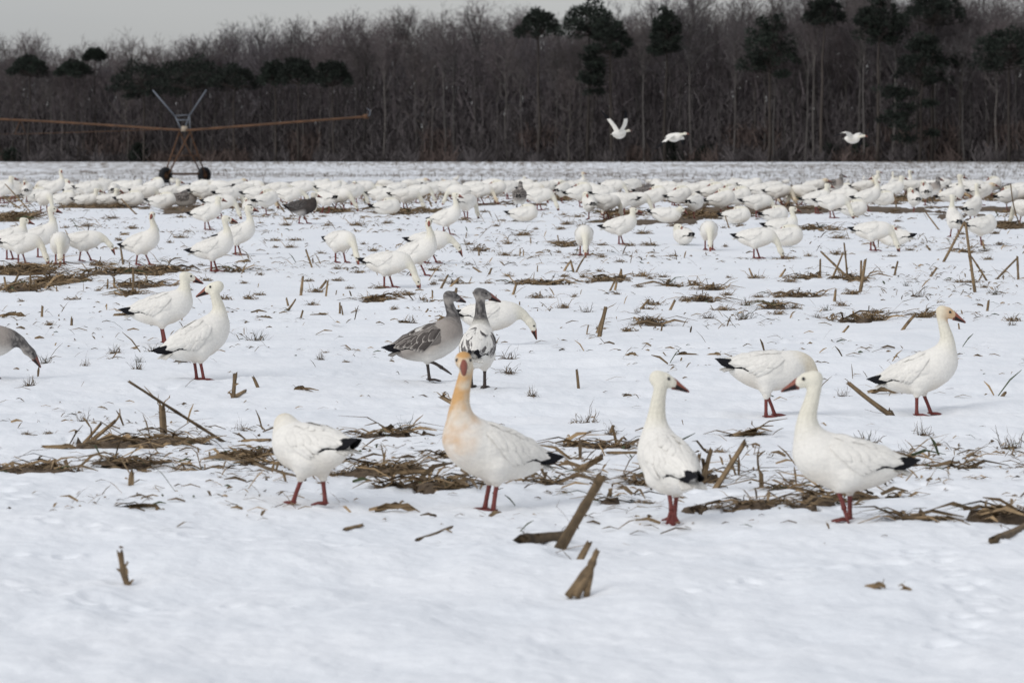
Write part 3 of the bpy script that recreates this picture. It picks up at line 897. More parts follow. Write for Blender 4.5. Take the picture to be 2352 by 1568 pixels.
class Goose:
    """all parts of one bird in its own frame: +x ahead, feet on z = 0"""
    def __init__(s, neck="alert", tilt=20, zb=.255, kind="white", head_yaw=0, head_pitch=-8, legs="stand", vox=.010,
                 sway=0, stretch=1.0, sit=False, flying=False, neck_pts=None, fine=True, spread=0.0, seed=0):
        s.kind = kind; s.rs = np.random.default_rng(900 + seed)
        s.parts = {}
        if sit: zb = .112; tilt = min(tilt, 8)
        th = R(tilt)
        s.e1 = np.array([math.cos(th), 0, math.sin(th)]); s.e3 = np.array([-math.sin(th), 0, math.cos(th)]); s.e2 = np.array([0, 1.0, 0])
        s.O = np.array([0, 0, zb])
        n, h = neck_pts if neck_pts else NECK[neck]
        nb = s.bf(.125, 0, .030)
        npts = np.array([(p[0], p[1] + sway * (i / len(n)) ** 1.5, p[2] * (stretch if p[2] > 0 else 1), p[3]) for i, p in enumerate(n)])
        H = np.array([h[0], h[1] + sway, h[2] * (stretch if h[2] > 0 else 1)]) + nb
        npts[:, 3] *= np.where(npts[:, 3] < .07, .86 + .14 * np.clip((npts[:, 3] - .04) / .03, 0, 1), 1.0)
        npts[:, :3] += nb
        hy, hp = R(head_yaw), R(head_pitch)
        hf = np.array([math.cos(hy) * math.cos(hp), math.sin(hy) * math.cos(hp), math.sin(hp)])
        hl = np.array([-math.sin(hy), math.cos(hy), 0]); hu = np.cross(hf, hl)
        s.H, s.hf, s.hl, s.hu = H, hf, hl, hu
        nk = catmull(np.vstack([npts, [*(H - .012 * hf), .0335]]), 4)
        hd = np.array([[*(H - .012 * hf), .0340], [*(H + .020 * hf + .003 * hu), .0330], [*(H + .048 * hf - .004 * hu), .0265], [*(H + .064 * hf - .008 * hu), .021]])
        s.nk, s.hd = nk, hd
        A = np.linspace(-.245, .192, 15)
        bd = np.array([[*s.bf(a, 0, float(body_c(a))), float(body_R(a))] for a in A])
        # thighs and legs
        s.legs = []
        if not sit and not flying:
            spec = {"stand": [(0.035, .045, 0), (-.03, -.045, 0)], "together": [(.0, .035, 0), (.012, -.035, 0)],
                    "walk": [(.07, .04, 0), (-.06, -.04, 0)], "one": [(.0, .012, 0)],
                    "lift": [(-.005, .03, 0), (.045, -.035, 1)], "lift2": [(.075, .05, 2), (-.05, -.04, 0)],
                    "cross": [(.02, .012, 0), (-.02, -.012, 0)], "trail": [(-.045, .022, 2), (.012, -.034, 0)], "trail2": [(-.03, -.045, 0), (.03, .04, 2)], "wide": [(.05, .07, 0), (-.03, -.06, 0)]}[legs]
            s.legs = spec
        lo = np.minimum(np.minimum(bd[:, :3].min(0), nk[:, :3].min(0)), hd[:, :3].min(0)) - .14
        hi = np.maximum(np.maximum(bd[:, :3].max(0), nk[:, :3].max(0)), hd[:, :3].max(0)) + .14
        lo[2] = max(lo[2], -.02 if not flying else lo[2])
        g = [np.arange(lo[i], hi[i], vox, dtype=np.float32) for i in range(3)]
        PX, PY, PZ = np.meshgrid(*g, indexing='ij')
        # only work near the bird
        sd = chain_sdf(bd, PX, PY, PZ, YS)
        nd = chain_sdf(nk, PX, PY, PZ)
        sd = smin(sd, nd, .045)
        sd = smin(sd, chain_sdf(hd, PX, PY, PZ, .88), .012)
        leg_mb = MB()
        for i, (fx, fy, lift) in enumerate(s.legs):
            sg = 1 if fy > 0 else -1
            hip = s.bf(-.035, sg * .052, -.045)
            knee = np.array([fx * .5 - .015, fy, .128])
            if lift == 1: knee = np.array([-.02, fy, .150])
            if lift == 2: knee = np.array([fx - .01, fy, .150])
            sd = smin(sd, chain_sdf(np.array([[*hip, .058], [*((hip + knee) / 2), .040], [*knee, .019]]), PX, PY, PZ), .03)
            s.leg(leg_mb, knee, fx, fy, lift)
        V, F = surface_nets(sd, lo, vox)
        # light smoothing keeps the voxel steps out of the shading
        for _ in range(2):
            acc = np.zeros_like(V); c = np.zeros(len(V))
            for k in range(4):
                np.add.at(acc, F[:, k], V[F[:, (k + 1) % 4]] + V[F[:, (k + 3) % 4]]); np.add.at(c, F[:, k], 2)
            V = .5 * V + .5 * acc / c[:, None]
        if sit: V[:, 2] = np.maximum(V[:, 2], .004)
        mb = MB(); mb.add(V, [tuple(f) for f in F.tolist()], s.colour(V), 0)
        mb.merge(leg_mb)
        s.parts["body"] = mb
        s.bill(); s.eyes()
        if not flying:
            for sg in (1, -1): s.wing(sg, fine, spread)
            s.tail(fine)
        else:
            s.tail(fine)
    def bf(s, a, y, z): return s.O + a * .87 * s.e1 + y * s.e2 + z * s.e3
    # --- plumage colours
    def colour(s, V):
        d = np.linalg.norm(V[:, None, :] - s.nk[None, :, :3], axis=2) - s.nk[None, :, 3]
        i = d.argmin(1); t = i / (len(s.nk) - 1.0)
        dmin = d.min(1)
        hdist = np.linalg.norm(V[:, None, :] - s.hd[None, :, :3], axis=2).min(1)
        rel = V - s.O
        a = rel @ s.e1; z = rel @ s.e3
        onneck = np.clip((.035 - dmin) / .03, 0, 1) * np.clip((t - .12) / .3, 0, 1)
        head = np.clip((.062 - hdist) / .02, 0, 1)
        onneck = np.maximum(onneck, head)
        no = n3(V, 38, 3)
        C = WHITE + (CREAM - WHITE) * onneck[:, None]
        C = C * (1 - .10 * np.clip((.30 - n3(V, 12, 9)) / .2, 0, 1))[:, None]
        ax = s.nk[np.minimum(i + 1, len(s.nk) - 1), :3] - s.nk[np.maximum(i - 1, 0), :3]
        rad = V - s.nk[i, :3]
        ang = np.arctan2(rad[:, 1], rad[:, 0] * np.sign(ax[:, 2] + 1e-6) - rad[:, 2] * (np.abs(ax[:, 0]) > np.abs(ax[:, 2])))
        C = C * (1 - .075 * (onneck * (1 - head) * (np.sin(ang * 11 + 5 * no) > .35)))[:, None]  # shade of the neck furrows painted into the plumage as darker stripes
        grime = np.clip((n3(V, 7, 14) - .55) / .2, 0, 1) * np.clip((.02 - z) / .08, 0, 1)
        C = C + (np.array([.58, .50, .39]) - C) * (.45 * grime)[:, None]
        if s.kind == "stained":
            front = np.clip((V[:, 0] - (np.interp(V[:, 2], s.nk[::-1, 2][np.argsort(s.nk[::-1, 2])], s.nk[::-1, 0][np.argsort(s.nk[::-1, 2])]) - .005)) / .035, 0, 1)
            side = np.clip((V[:, 1] + .05) / .07, .15, 1)
            m = onneck * (.50 + .5 * front)
            br = np.clip((a - .08) / .09, 0, 1) * np.clip((z + .12) / .1, 0, 1)
            m = np.maximum(m, br * .55 * (.4 + .6 * no * 1.6))
            streak = vnoise(V[:, 1] * 60 + V[:, 0] * 30, V[:, 2] * 26, 55)
            m = np.clip(m * (.10 + .85 * streak + .75 * n3(V, 60, 57)), 0, .9)
            m = m * (1 - .62 * head)
            crown = np.clip(((V - s.H) @ s.hu - .012) / .014, 0, 1) * head
            m = np.maximum(m, crown * .95)
            m = np.maximum(m, head * np.clip(.75 * (no - .38) / .3, 0, .6))
            C = C + (ORANGE - C) * m[:, None]
        elif s.kind == "rusty":
            f = np.clip(((V - s.H) @ s.hf + .015) / .06, 0, 1) * head
            C = C + (np.array([.50, .27, .13]) - C) * (np.clip(f * (.45 + .9 * no), 0, .85))[:, None]
            C = C + (np.array([.66, .50, .30]) - C) * (head * .35)[:, None]
        elif s.kind == "buff":
            C = C + (np.array([.62, .44, .25]) - C) * (np.clip(onneck * (.08 + .25 * no) + head * .34, 0, .7))[:, None]
        elif s.kind in ("grey", "pied"):
            fine = vnoise(V[:, 1] * 130 + V[:, 0] * 60, V[:, 2] * 70 + V[:, 0] * 40, 77)
            cheek = np.clip(((V - (s.H + .02 * s.hf - .016 * s.hu)) @ -s.hu + .012) / .02, 0, 1) * head
            gcol = np.array([.115, .108, .105])[None] * (.55 + 1.1 * fine)[:, None]
            gcol = gcol + (np.array([.42, .39, .36]) - gcol) * (.75 * cheek + .25 * (fine > .72))[:, None]
            if s.kind == "grey":
                base = np.array([.36, .325, .295])[None] * (.85 + .3 * no)[:, None]
                belly = np.clip((-z - .01) / .07, 0, 1)
                base = base + (np.array([.70, .675, .63]) - base) * belly[:, None]
                breast = np.clip((a - .08) / .06, 0, 1) * np.clip((z + .04) / .06, 0, 1)
                base = base + (np.array([.30, .265, .24]) - base) * (.7 * breast)[:, None]
            else:
                base = C * (1 - .12 * (no > .6))[:, None]
            C = base + (gcol - base) * np.clip(onneck * 1.2, 0, 1)[:, None]
        elif s.kind == "blue":
            dk = np.array([.055, .047, .043])[None] * (.7 + .7 * no)[:, None]
            belly = np.clip((-z - .02) / .05, 0, 1) * np.clip((.05 - a) / .06, 0, 1)
            dk = dk + (np.array([.42, .40, .38]) - dk) * belly[:, None]
            hh = np.clip((t - .62) / .15, 0, 1) * onneck
            C = dk + (np.array([.62, .58, .50]) - dk) * np.maximum(hh, head)[:, None]
        # feathered thighs end in buff
        return np.clip(C, 0, 1)
    # --- legs and webbed feet
    def leg(s, mb, knee, fx, fy, lift):
        col = {"grey": (.055, .043, .038), "pied": (.06, .045, .038)}.get(s.kind, (.165, .042, .036))
        col = np.array(col)
        foot = np.array([fx, fy, .014])
        ang = 0.0; fdir = np.array([1.0, 0, 0])
        if lift == 1:
            foot = knee + np.array([.085, 0, -.055]); fdir = np.array([.82, 0, -.57])
        if lift == 2:
            foot = np.array([fx - .035, fy, .066]); fdir = np.array([-.45, 0, -.89]) * -1; fdir = np.array([-.30, 0, -.95])
        k0 = knee + np.array([0, 0, .02])
        pts = catmull([k0, knee - [0, 0, .008], knee * .45 + foot * .55, foot], 3)
        rad = np.interp(np.linspace(0, 1, len(pts)), [0, .2, .45, .8, 1], [.012, .0145, .0100, .0100, .013])
        V, F = tube(pts, rad, 8); mb.add(V, F, col, 1)
        up = np.array([0, 0, 1.0]) if lift == 0 else np.array([-fdir[2], 0, fdir[0]])
        L = .078
        web = []
        tips = []
        side = np.array([0, 1.0, 0])
        for q in (-27, 0, 27):
            d = math.cos(R(q)) * fdir + math.sin(R(q)) * side
            tip = foot + d * L * (1.0 if q == 0 else .88) - up * (.008 if lift == 0 else 0)
            tips.append(tip)
            mid = foot + d * L * .5 + up * .001
            V, F = tube([foot, mid, tip], [.0105, .0075, .0045], 6); mb.add(V, F, col * .92, 1)
        hind = foot - fdir * .022 + up * .004
        V, F = tube([foot, hind], [.006, .003], 5); mb.add(V, F, col * .9, 1)
        th = up * .0035
        a, b, c = tips
        m1 = (a + b) / 2 - fdir * .010; m2 = (b + c) / 2 - fdir * .010
        P = [foot, a, m1, b, m2, c]
        V = [p + th * .6 for p in P] + [p - th * .6 for p in P]
        F = [(0, 1, 2), (0, 2, 3), (0, 3, 4), (0, 4, 5), (6, 8, 7), (6, 9, 8), (6, 10, 9), (6, 11, 10),
             (1, 7, 8, 2), (2, 8, 9, 3), (3, 9, 10, 4), (4, 10, 11, 5), (0, 6, 7, 1), (5, 11, 6, 0)]
        mb.add(V, F, col * 1.15, 1)
    # --- bill
    def bill(s):
        dark = s.kind in ("grey", "pied")
        pink = np.array([.17, .075, .06]) if dark else np.array([.25, .082, .055])
        black = np.array([.014, .011, .011])
        mb = MB()
        B0 = s.H + .062 * s.hf - .008 * s.hu
        st = [(-.004, .0265, .0205, .001), (.012, .0225, .0185, -.002), (.028, .0175, .0160, -.0065), (.046, .0125, .0135, -.012), (.062, .0088, .0110, -.0165), (.072, .0055, .0070, -.019), (.0755, .0014, .0020, -.020)]
        m = 22
        V, C = [], []
        for (x, rz, ry, dz) in st:
            for j in range(m):
                a = 2 * math.pi * j / m
                cz = math.sin(a) * rz; cy = math.cos(a) * ry * .88
                V.append(B0 + x * s.hf + cy * s.hl + (cz + dz) * s.hu)
                grin = (-.80 < math.sin(a) < .02) and .004 < x < .064
                low = math.sin(a) <= -.80
                C.append(black if grin else (pink * .75 if low else pink * (1.0 - .2 * (x > .06))))
        F = []
        for i in range(len(st) - 1):
            for j in range(m):
                F.append((i * m + j, i * m + (j + 1) % m, (i + 1) * m + (j + 1) % m, (i + 1) * m + j))
        F.append(tuple(range((len(st) - 1) * m, len(st) * m)))
        mb.add(V, F, C, 2)
        s.parts["bill"] = mb
    def eyes(s):
        for nm, sg in (("eye", 1), ("eye2", -1)):
            c = s.H + .034 * s.hf + .0105 * s.hu + sg * .0268 * s.hl
            mb = MB()
            n, m = 6, 10
            V = []; F = []
            for i in range(n + 1):
                p = math.pi * i / n
                for j in range(m):
                    q = 2 * math.pi * j / m
                    V.append(c + .0078 * np.array([math.sin(p) * math.cos(q), math.sin(p) * math.sin(q), math.cos(p)]))
            for i in range(n):
                for j in range(m):
                    F.append((i * m + j, i * m + (j + 1) % m, (i + 1) * m + (j + 1) % m, (i + 1) * m + j))
            mb.add(V, F, (.01, .01, .01), 3)
            s.parts[nm] = mb
    # --- wings: shell, rows of feathers, black flight feathers
    def wsurf(s, a, ph, sg, off):
        r = float(np.interp(a, [-.37, -.30, -.24, -.14], [.016, .026, .040, 0.0])) if a < -.14 else 0
        rr = max(float(body_R(a)), r) if a > -.245 else r
        c = float(body_c(a)) + (.010 if a < -.16 else 0)
        return s.bf(a, sg * math.sin(ph) * (rr * YS + off), c + math.cos(ph) * (rr + off))
    def feather(s, mb, sg, a0, p0, a1, p1, w, o0, o1, cc, ce, n=6):
        P, N = [], []
        for i in range(n + 1):
            f = i / n
            a = a0 + (a1 - a0) * f; p = R(p0 + (p1 - p0) * f ** 1.3); o = o0 + (o1 - o0) * f
            P.append(s.wsurf(a, p, sg, o))
            N.append(s.wsurf(a, p, sg, o + .01) - P[-1])
        P = np.array(P); N = np.array(N); N /= np.linalg.norm(N, axis=1)[:, None] + 1e-9
        T = np.gradient(P, axis=0); T /= np.linalg.norm(T, axis=1)[:, None] + 1e-9
        S = np.cross(N, T)
        prof = np.interp(np.linspace(0, 1, n + 1), [0, .15, .55, .85, 1], [.45, .8, 1, .78, .22]) * w / 2
        V = []; C = []
        for i in range(n + 1):
            for k, q in ((-1, -.0025), (-.72, 0), (0, .0015), (.72, 0), (1, -.0025)):
                V.append(P[i] + S[i] * prof[i] * k + N[i] * q)
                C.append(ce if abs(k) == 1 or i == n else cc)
        F = []
        for i in range(n):
            for k in range(4):
                F.append((i * 5 + k, i * 5 + k + 1, i * 5 + k + 6, i * 5 + k + 5))
        mb.add(V, F, C, 0)
    def wing(s, sg, fine, spread):
        r = s.rs
        kind = s.kind
        mb = MB()
        if kind == "grey": base = np.array([.20, .18, .165])
        elif kind == "blue": base = np.array([.075, .065, .06])
        else: base = WHITE
        # soft shell of the folded wing
        na, npp = 15, 9
        V = []
        for i in range(na):
            f = i / (na - 1.0)
            a = .118 - .350 * f
            plo = 14 + 8 * f; phi = np.interp(f, [0, .25, .7, 1], [92, 106, 102, 84])
            for j in range(npp):
                g = j / (npp - 1.0)
                off = .013 * (math.sin(math.pi * min(1, max(0, g))) ** .6) * (math.sin(math.pi * min(1, f * .96 + .02)) ** .5) - .003
                V.append(s.wsurf(a, R(plo + (phi - plo) * g), sg, off))
        F = [tuple(q) for q in grid_faces(na, npp).tolist()]
        V = np.array(V)
        mb.add(V, F, base * (.97 + .0 * V[:, :1]), 0)
        def fc(kind_row):
            v = r.uniform(.94, 1.03)
            if kind == "grey":
                cc = np.array([.085, .075, .070]) * r.uniform(.7, 1.5); ce = np.array([.50, .46, .42])
                if kind_row == "scap" and r.random() < .3: cc = np.array([.62, .60, .57])
                return cc, ce
            if kind == "pied":
                if r.random() < .38: return np.array([.14, .13, .125]) * r.uniform(.6, 1.6), np.array([.62, .60, .58])
                return WHITE * v, WHITE * .95
            if kind == "blue": return np.array([.06, .054, .052]) * r.uniform(.7, 1.5), np.array([.17, .16, .15])
            return WHITE * v, WHITE * (v - .13)  # edge tone paints in the shadow along overlapping white feathers
        m = 1 if fine else 0
        for i in range(9 if fine else 5):                    # secondaries and greater coverts hang behind
            f = i / (8.0 if fine else 4.0)
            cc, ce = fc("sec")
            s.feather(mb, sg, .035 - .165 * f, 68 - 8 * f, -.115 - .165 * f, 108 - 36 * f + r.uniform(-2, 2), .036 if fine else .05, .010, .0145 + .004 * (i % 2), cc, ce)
        for i in range(8 if fine else 4):                    # coverts
            f = i / (7.0 if fine else 3.0)
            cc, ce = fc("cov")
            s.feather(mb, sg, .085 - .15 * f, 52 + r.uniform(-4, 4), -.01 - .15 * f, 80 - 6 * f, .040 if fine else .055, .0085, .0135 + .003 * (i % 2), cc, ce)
        for i in range(7 if fine else 3):                    # scapulars
            f = i / (6.0 if fine else 2.0)
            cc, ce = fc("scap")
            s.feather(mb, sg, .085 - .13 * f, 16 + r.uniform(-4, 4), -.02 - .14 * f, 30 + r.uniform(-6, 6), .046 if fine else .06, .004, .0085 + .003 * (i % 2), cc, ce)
        for i in range(4 if fine else 2):                    # tertials
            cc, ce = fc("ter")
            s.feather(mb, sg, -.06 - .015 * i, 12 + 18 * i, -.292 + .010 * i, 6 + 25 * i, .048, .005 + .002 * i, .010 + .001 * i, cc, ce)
        s.parts["wing%d" % sg] = mb
        pb = MB()
        for i in range(6 if fine else 4):                    # black flight feathers
            f = i / (5.0 if fine else 3.0)
            s.feather(pb, sg, -.150 - .03 * f, 103 - 40 * f, -.318 - .040 * f + spread, 92 - 66 * f, .030 if fine else .038, .006 + .0006 * i, .010 + .001 * i, BLACK * r.uniform(.8, 1.3), BLACK * 1.5)
        s.parts["flight%d" % sg] = pb
    def tail(s, fine):
        mb = MB()
        n = 7 if fine else 5
        for i in range(n):
            q = R(-24 + 48 * i / (n - 1.0))
            L = .118
            b0 = s.bf(-.215, math.sin(q) * .03, .036 - .003 * abs(i - n // 2))
            tip = s.bf(-.215 - math.cos(q) * L, math.sin(q) * (L + .02), .034 - .004 * abs(i - n // 2))
            S = np.cross(s.e3, tip - b0); S /= np.linalg.norm(S)
            col = {"grey": np.array([.35, .33, .31]), "blue": np.array([.12, .11, .10])}.get(s.kind, WHITE * .97)
            V = []; C = []
            for k in range(5):
                f = k / 4.0; w = [.012, .018, .020, .017, .006][k]
                p = b0 + (tip - b0) * f + s.e3 * .006 * math.sin(f * 3)
                for e in (-1, 0, 1):
                    V.append(p + S * w * e + s.e3 * (.002 if e == 0 else 0)); C.append(col * (.96 if e else 1))
            for k in range(5):
                f = k / 4.0; w = [.012, .018, .020, .017, .006][k]
                p = b0 + (tip - b0) * f + s.e3 * .006 * math.sin(f * 3) - s.e3 * .004
                for e in (-1, 0, 1): V.append(p + S * w * e); C.append(col * .96)
            F = []
            for k in range(4):
                for e in range(2):
                    F.append((k * 3 + e, k * 3 + e + 1, k * 3 + e + 4, k * 3 + e + 3))
                    F.append((15 + k * 3 + e, 15 + k * 3 + e + 3, 15 + k * 3 + e + 4, 15 + k * 3 + e + 1))
            mb.add(V, F, C, 0)
        s.parts["tail"] = mb
    # --- turn the parts into mesh data
    def meshes(s):
        s.data = {k: m.mesh("goose_" + k.rstrip("-12"), GOOSE_MATS) for k, m in s.parts.items()}
        return s
    def joined(s):
        mb = MB()
        for m in s.parts.values(): mb.merge(m)
        return mb.mesh("goose", GOOSE_MATS)

PART_NAME = {"body": "body", "bill": "bill", "eye": "eye", "eye2": "eye", "wing1": "wing", "wing-1": "wing", "tail": "tail"}
def put_goose(g, loc, heading, scale, label, group=None, name="snow_goose"):
    root = obj(name, None, loc=loc, rot=(0, 0, R(heading)), scale=scale)
    tag(root, label, "goose", group)
    for k, nm in PART_NAME.items():
        if k not in g.data: continue
        o = obj(nm, g.data[k], root)
        f = "flight" + k[4:]
        if k.startswith("wing") and f in g.data:
            obj("flight_feathers", g.data[f], o)
    return root
def goose_at(u, v): 
    x, y = ground(u, v)
    return (x, y, gz(x, y) + .004)

FLOCK = "snow geese feeding in the field"
V_ = .0075
# the birds of the foreground and middle distance: picture point of the feet, heading, size
NEAR = [
    (712, 1158, 138, .90, dict(neck="preen", tilt=6, legs="walk", kind="buff", vox=V_, seed=1, zb=.262, head_yaw=-60, head_pitch=-70,
     neck_pts=([(0, 0, -.03, .080), (.055, -.01, .045, .064), (.105, -.045, .065, .050), (.13, -.09, .03, .042)], (.125, -.115, -.02))), 
     "white goose walking away in the foreground with its head down and hidden"),
    (1126, 1154, 200, 1.0, dict(neck="upright", tilt=22, legs="together", kind="stained", vox=V_, seed=2, head_yaw=72, head_pitch=-10, stretch=1.12),
     "goose with orange-stained neck and breast looking straight at the viewer"),
    (1535, 1184, 112, .93, dict(neck="upright", tilt=22, legs="trail", kind="white", vox=V_, seed=3, head_yaw=-108, head_pitch=-12, stretch=1.04, sway=-.012),
     "white goose seen from behind in the foreground, bill turned right, black wingtips folded"),
    (1936, 1199, 176, .93, dict(neck="alert", tilt=14, legs="trail2", kind="white", vox=V_, seed=4, head_yaw=0, head_pitch=-10, stretch=1.2),
     "white goose facing left in the foreground with upright neck and black wingtip"),
    (1766, 947, 8, .96, dict(neck="preen", tilt=4, legs="wide", kind="buff", vox=V_, seed=5, head_yaw=20, head_pitch=-86, zb=.275,
     neck_pts=([(0, 0, -.02, .080), (.055, 0, .015, .064), (.115, .0, .005, .050), (.150, .01, -.045, .042)], (.158, .015, -.085))),
     "white goose bowing its buff head, half hidden behind the left-facing goose"),
    (2118, 943, -8, .96, dict(neck="alert", tilt=24, legs="wide", kind="rusty", vox=V_, seed=6, head_pitch=-14, stretch=1.14),
     "white goose with rusty face standing upright at the right"),
    (990, 880, 12, .97, dict(neck="alert", tilt=22, legs="lift", kind="grey", vox=V_, seed=7, head_yaw=28, head_pitch=-6, stretch=.92),
     "grey-brown young goose walking right with one foot raised"),
    (1098, 898, 84, .97, dict(neck="alert", tilt=20, legs="stand", kind="pied", vox=V_, seed=8, head_yaw=-84, head_pitch=-10, stretch=1.08),
     "young goose with dark speckled neck and patchy white back seen from behind"),
    (1128, 796, 2, .95, dict(neck="peck", tilt=9, legs="one", kind="white", vox=V_, seed=9, head_pitch=-58, zb=.255),
     "white goose stooping to feed behind the two grey-necked young geese"),
    (376, 789, 8, 1.04, dict(neck="relaxed", tilt=17, legs="together", kind="white", vox=V_, seed=10, head_yaw=6, head_pitch=-10, stretch=1.2),
     "white goose facing right behind the one with its bill turned left"),
    (458, 878, 32, 1.02, dict(neck="alert", tilt=27, legs="together", kind="white", vox=V_, seed=11, head_yaw=150, head_pitch=-14, stretch=1.0),
     "white goose looking back left, black wingtips hanging, left of the picture"),
    (-38, 872, -4, .93, dict(neck="peck", tilt=-2, legs="stand", kind="grey", vox=V_, seed=12, head_pitch=-42, zb=.27),
     "grey young goose reaching its head in from the left edge"),
]
for (u, v, hd, sc_, kw, lab) in NEAR:
    g = Goose(**kw).meshes()
    put_goose(g, goose_at(u, v), hd, sc_, lab, FLOCK)

# ---- middle distance and flock: shared birds in a set of poses
PROTO = {
    "alert":   dict(neck="alert", tilt=20, legs="stand"),
    "alertL":  dict(neck="alert", tilt=20, legs="together", head_yaw=70),
    "alertR":  dict(neck="alert", tilt=20, legs="walk", head_yaw=-70),
    "alertB":  dict(neck="alert", tilt=18, legs="one", head_yaw=160),
    "relaxed": dict(neck="relaxed", tilt=17, legs="stand"),
    "relaxedR": dict(neck="relaxed", tilt=12, legs="together", head_yaw=-60),
    "graze":   dict(neck="graze", tilt=9, legs="stand", head_pitch=-62, zb=.250),
    "grazeL":  dict(neck="graze", tilt=9, legs="walk", head_pitch=-62, head_yaw=20, sway=.07, zb=.250),
    "peck":    dict(neck="peck", tilt=10, legs="walk", head_pitch=-52),
    "tuck":    dict(neck="tuck", tilt=16, legs="one", head_yaw=178, head_pitch=-12),
    "preen":   dict(neck="preen", tilt=10, legs="one", head_yaw=170, head_pitch=-25),
    "sit":     dict(neck="relaxed", tilt=8, sit=True),
    "situp":   dict(neck="alert", tilt=8, sit=True, stretch=.8),
    "sittuck": dict(neck="tuck", tilt=8, sit=True, head_yaw=178, head_pitch=-12),
    "sitpeck": dict(neck="low", tilt=2, sit=True, head_pitch=-30),
    "blue":    dict(neck="relaxed", tilt=10, legs="walk", kind="blue"),
    "bluesit": dict(neck="low", tilt=4, sit=True, kind="blue"),
    "greysit": dict(neck="tuck", tilt=4, sit=True, kind="grey", head_yaw=178),
    "greyup":  dict(neck="relaxed", tilt=14, legs="stand", kind="grey"),
    "rusty":   dict(neck="alert", tilt=18, legs="stand", kind="rusty"),
    "grazeS":  dict(neck="graze", tilt=12, legs="walk", head_pitch=-55, zb=.248, kind="buff", sway=-.05),
    "relaxedS": dict(neck="relaxed", tilt=20, legs="one", head_yaw=45, kind="buff"),
    "lowS":    dict(neck="low", tilt=12, legs="stand", head_yaw=-25, kind="buff"),
}
GP, GJ = {}, {}
def proto(p):
    if p not in GP:
        GP[p] = Goose(vox=.0105, seed=hash_(p), **PROTO[p]).meshes()
    return GP[p]
def proto_far(p):
    if p not in GJ:
        GJ[p] = Goose(vox=.014, seed=hash_(p), fine=False, **PROTO[p]).joined()
    return GJ[p]
def hash_(p): return sum(ord(c) * (i + 3) for i, c in enumerate(p)) % 97
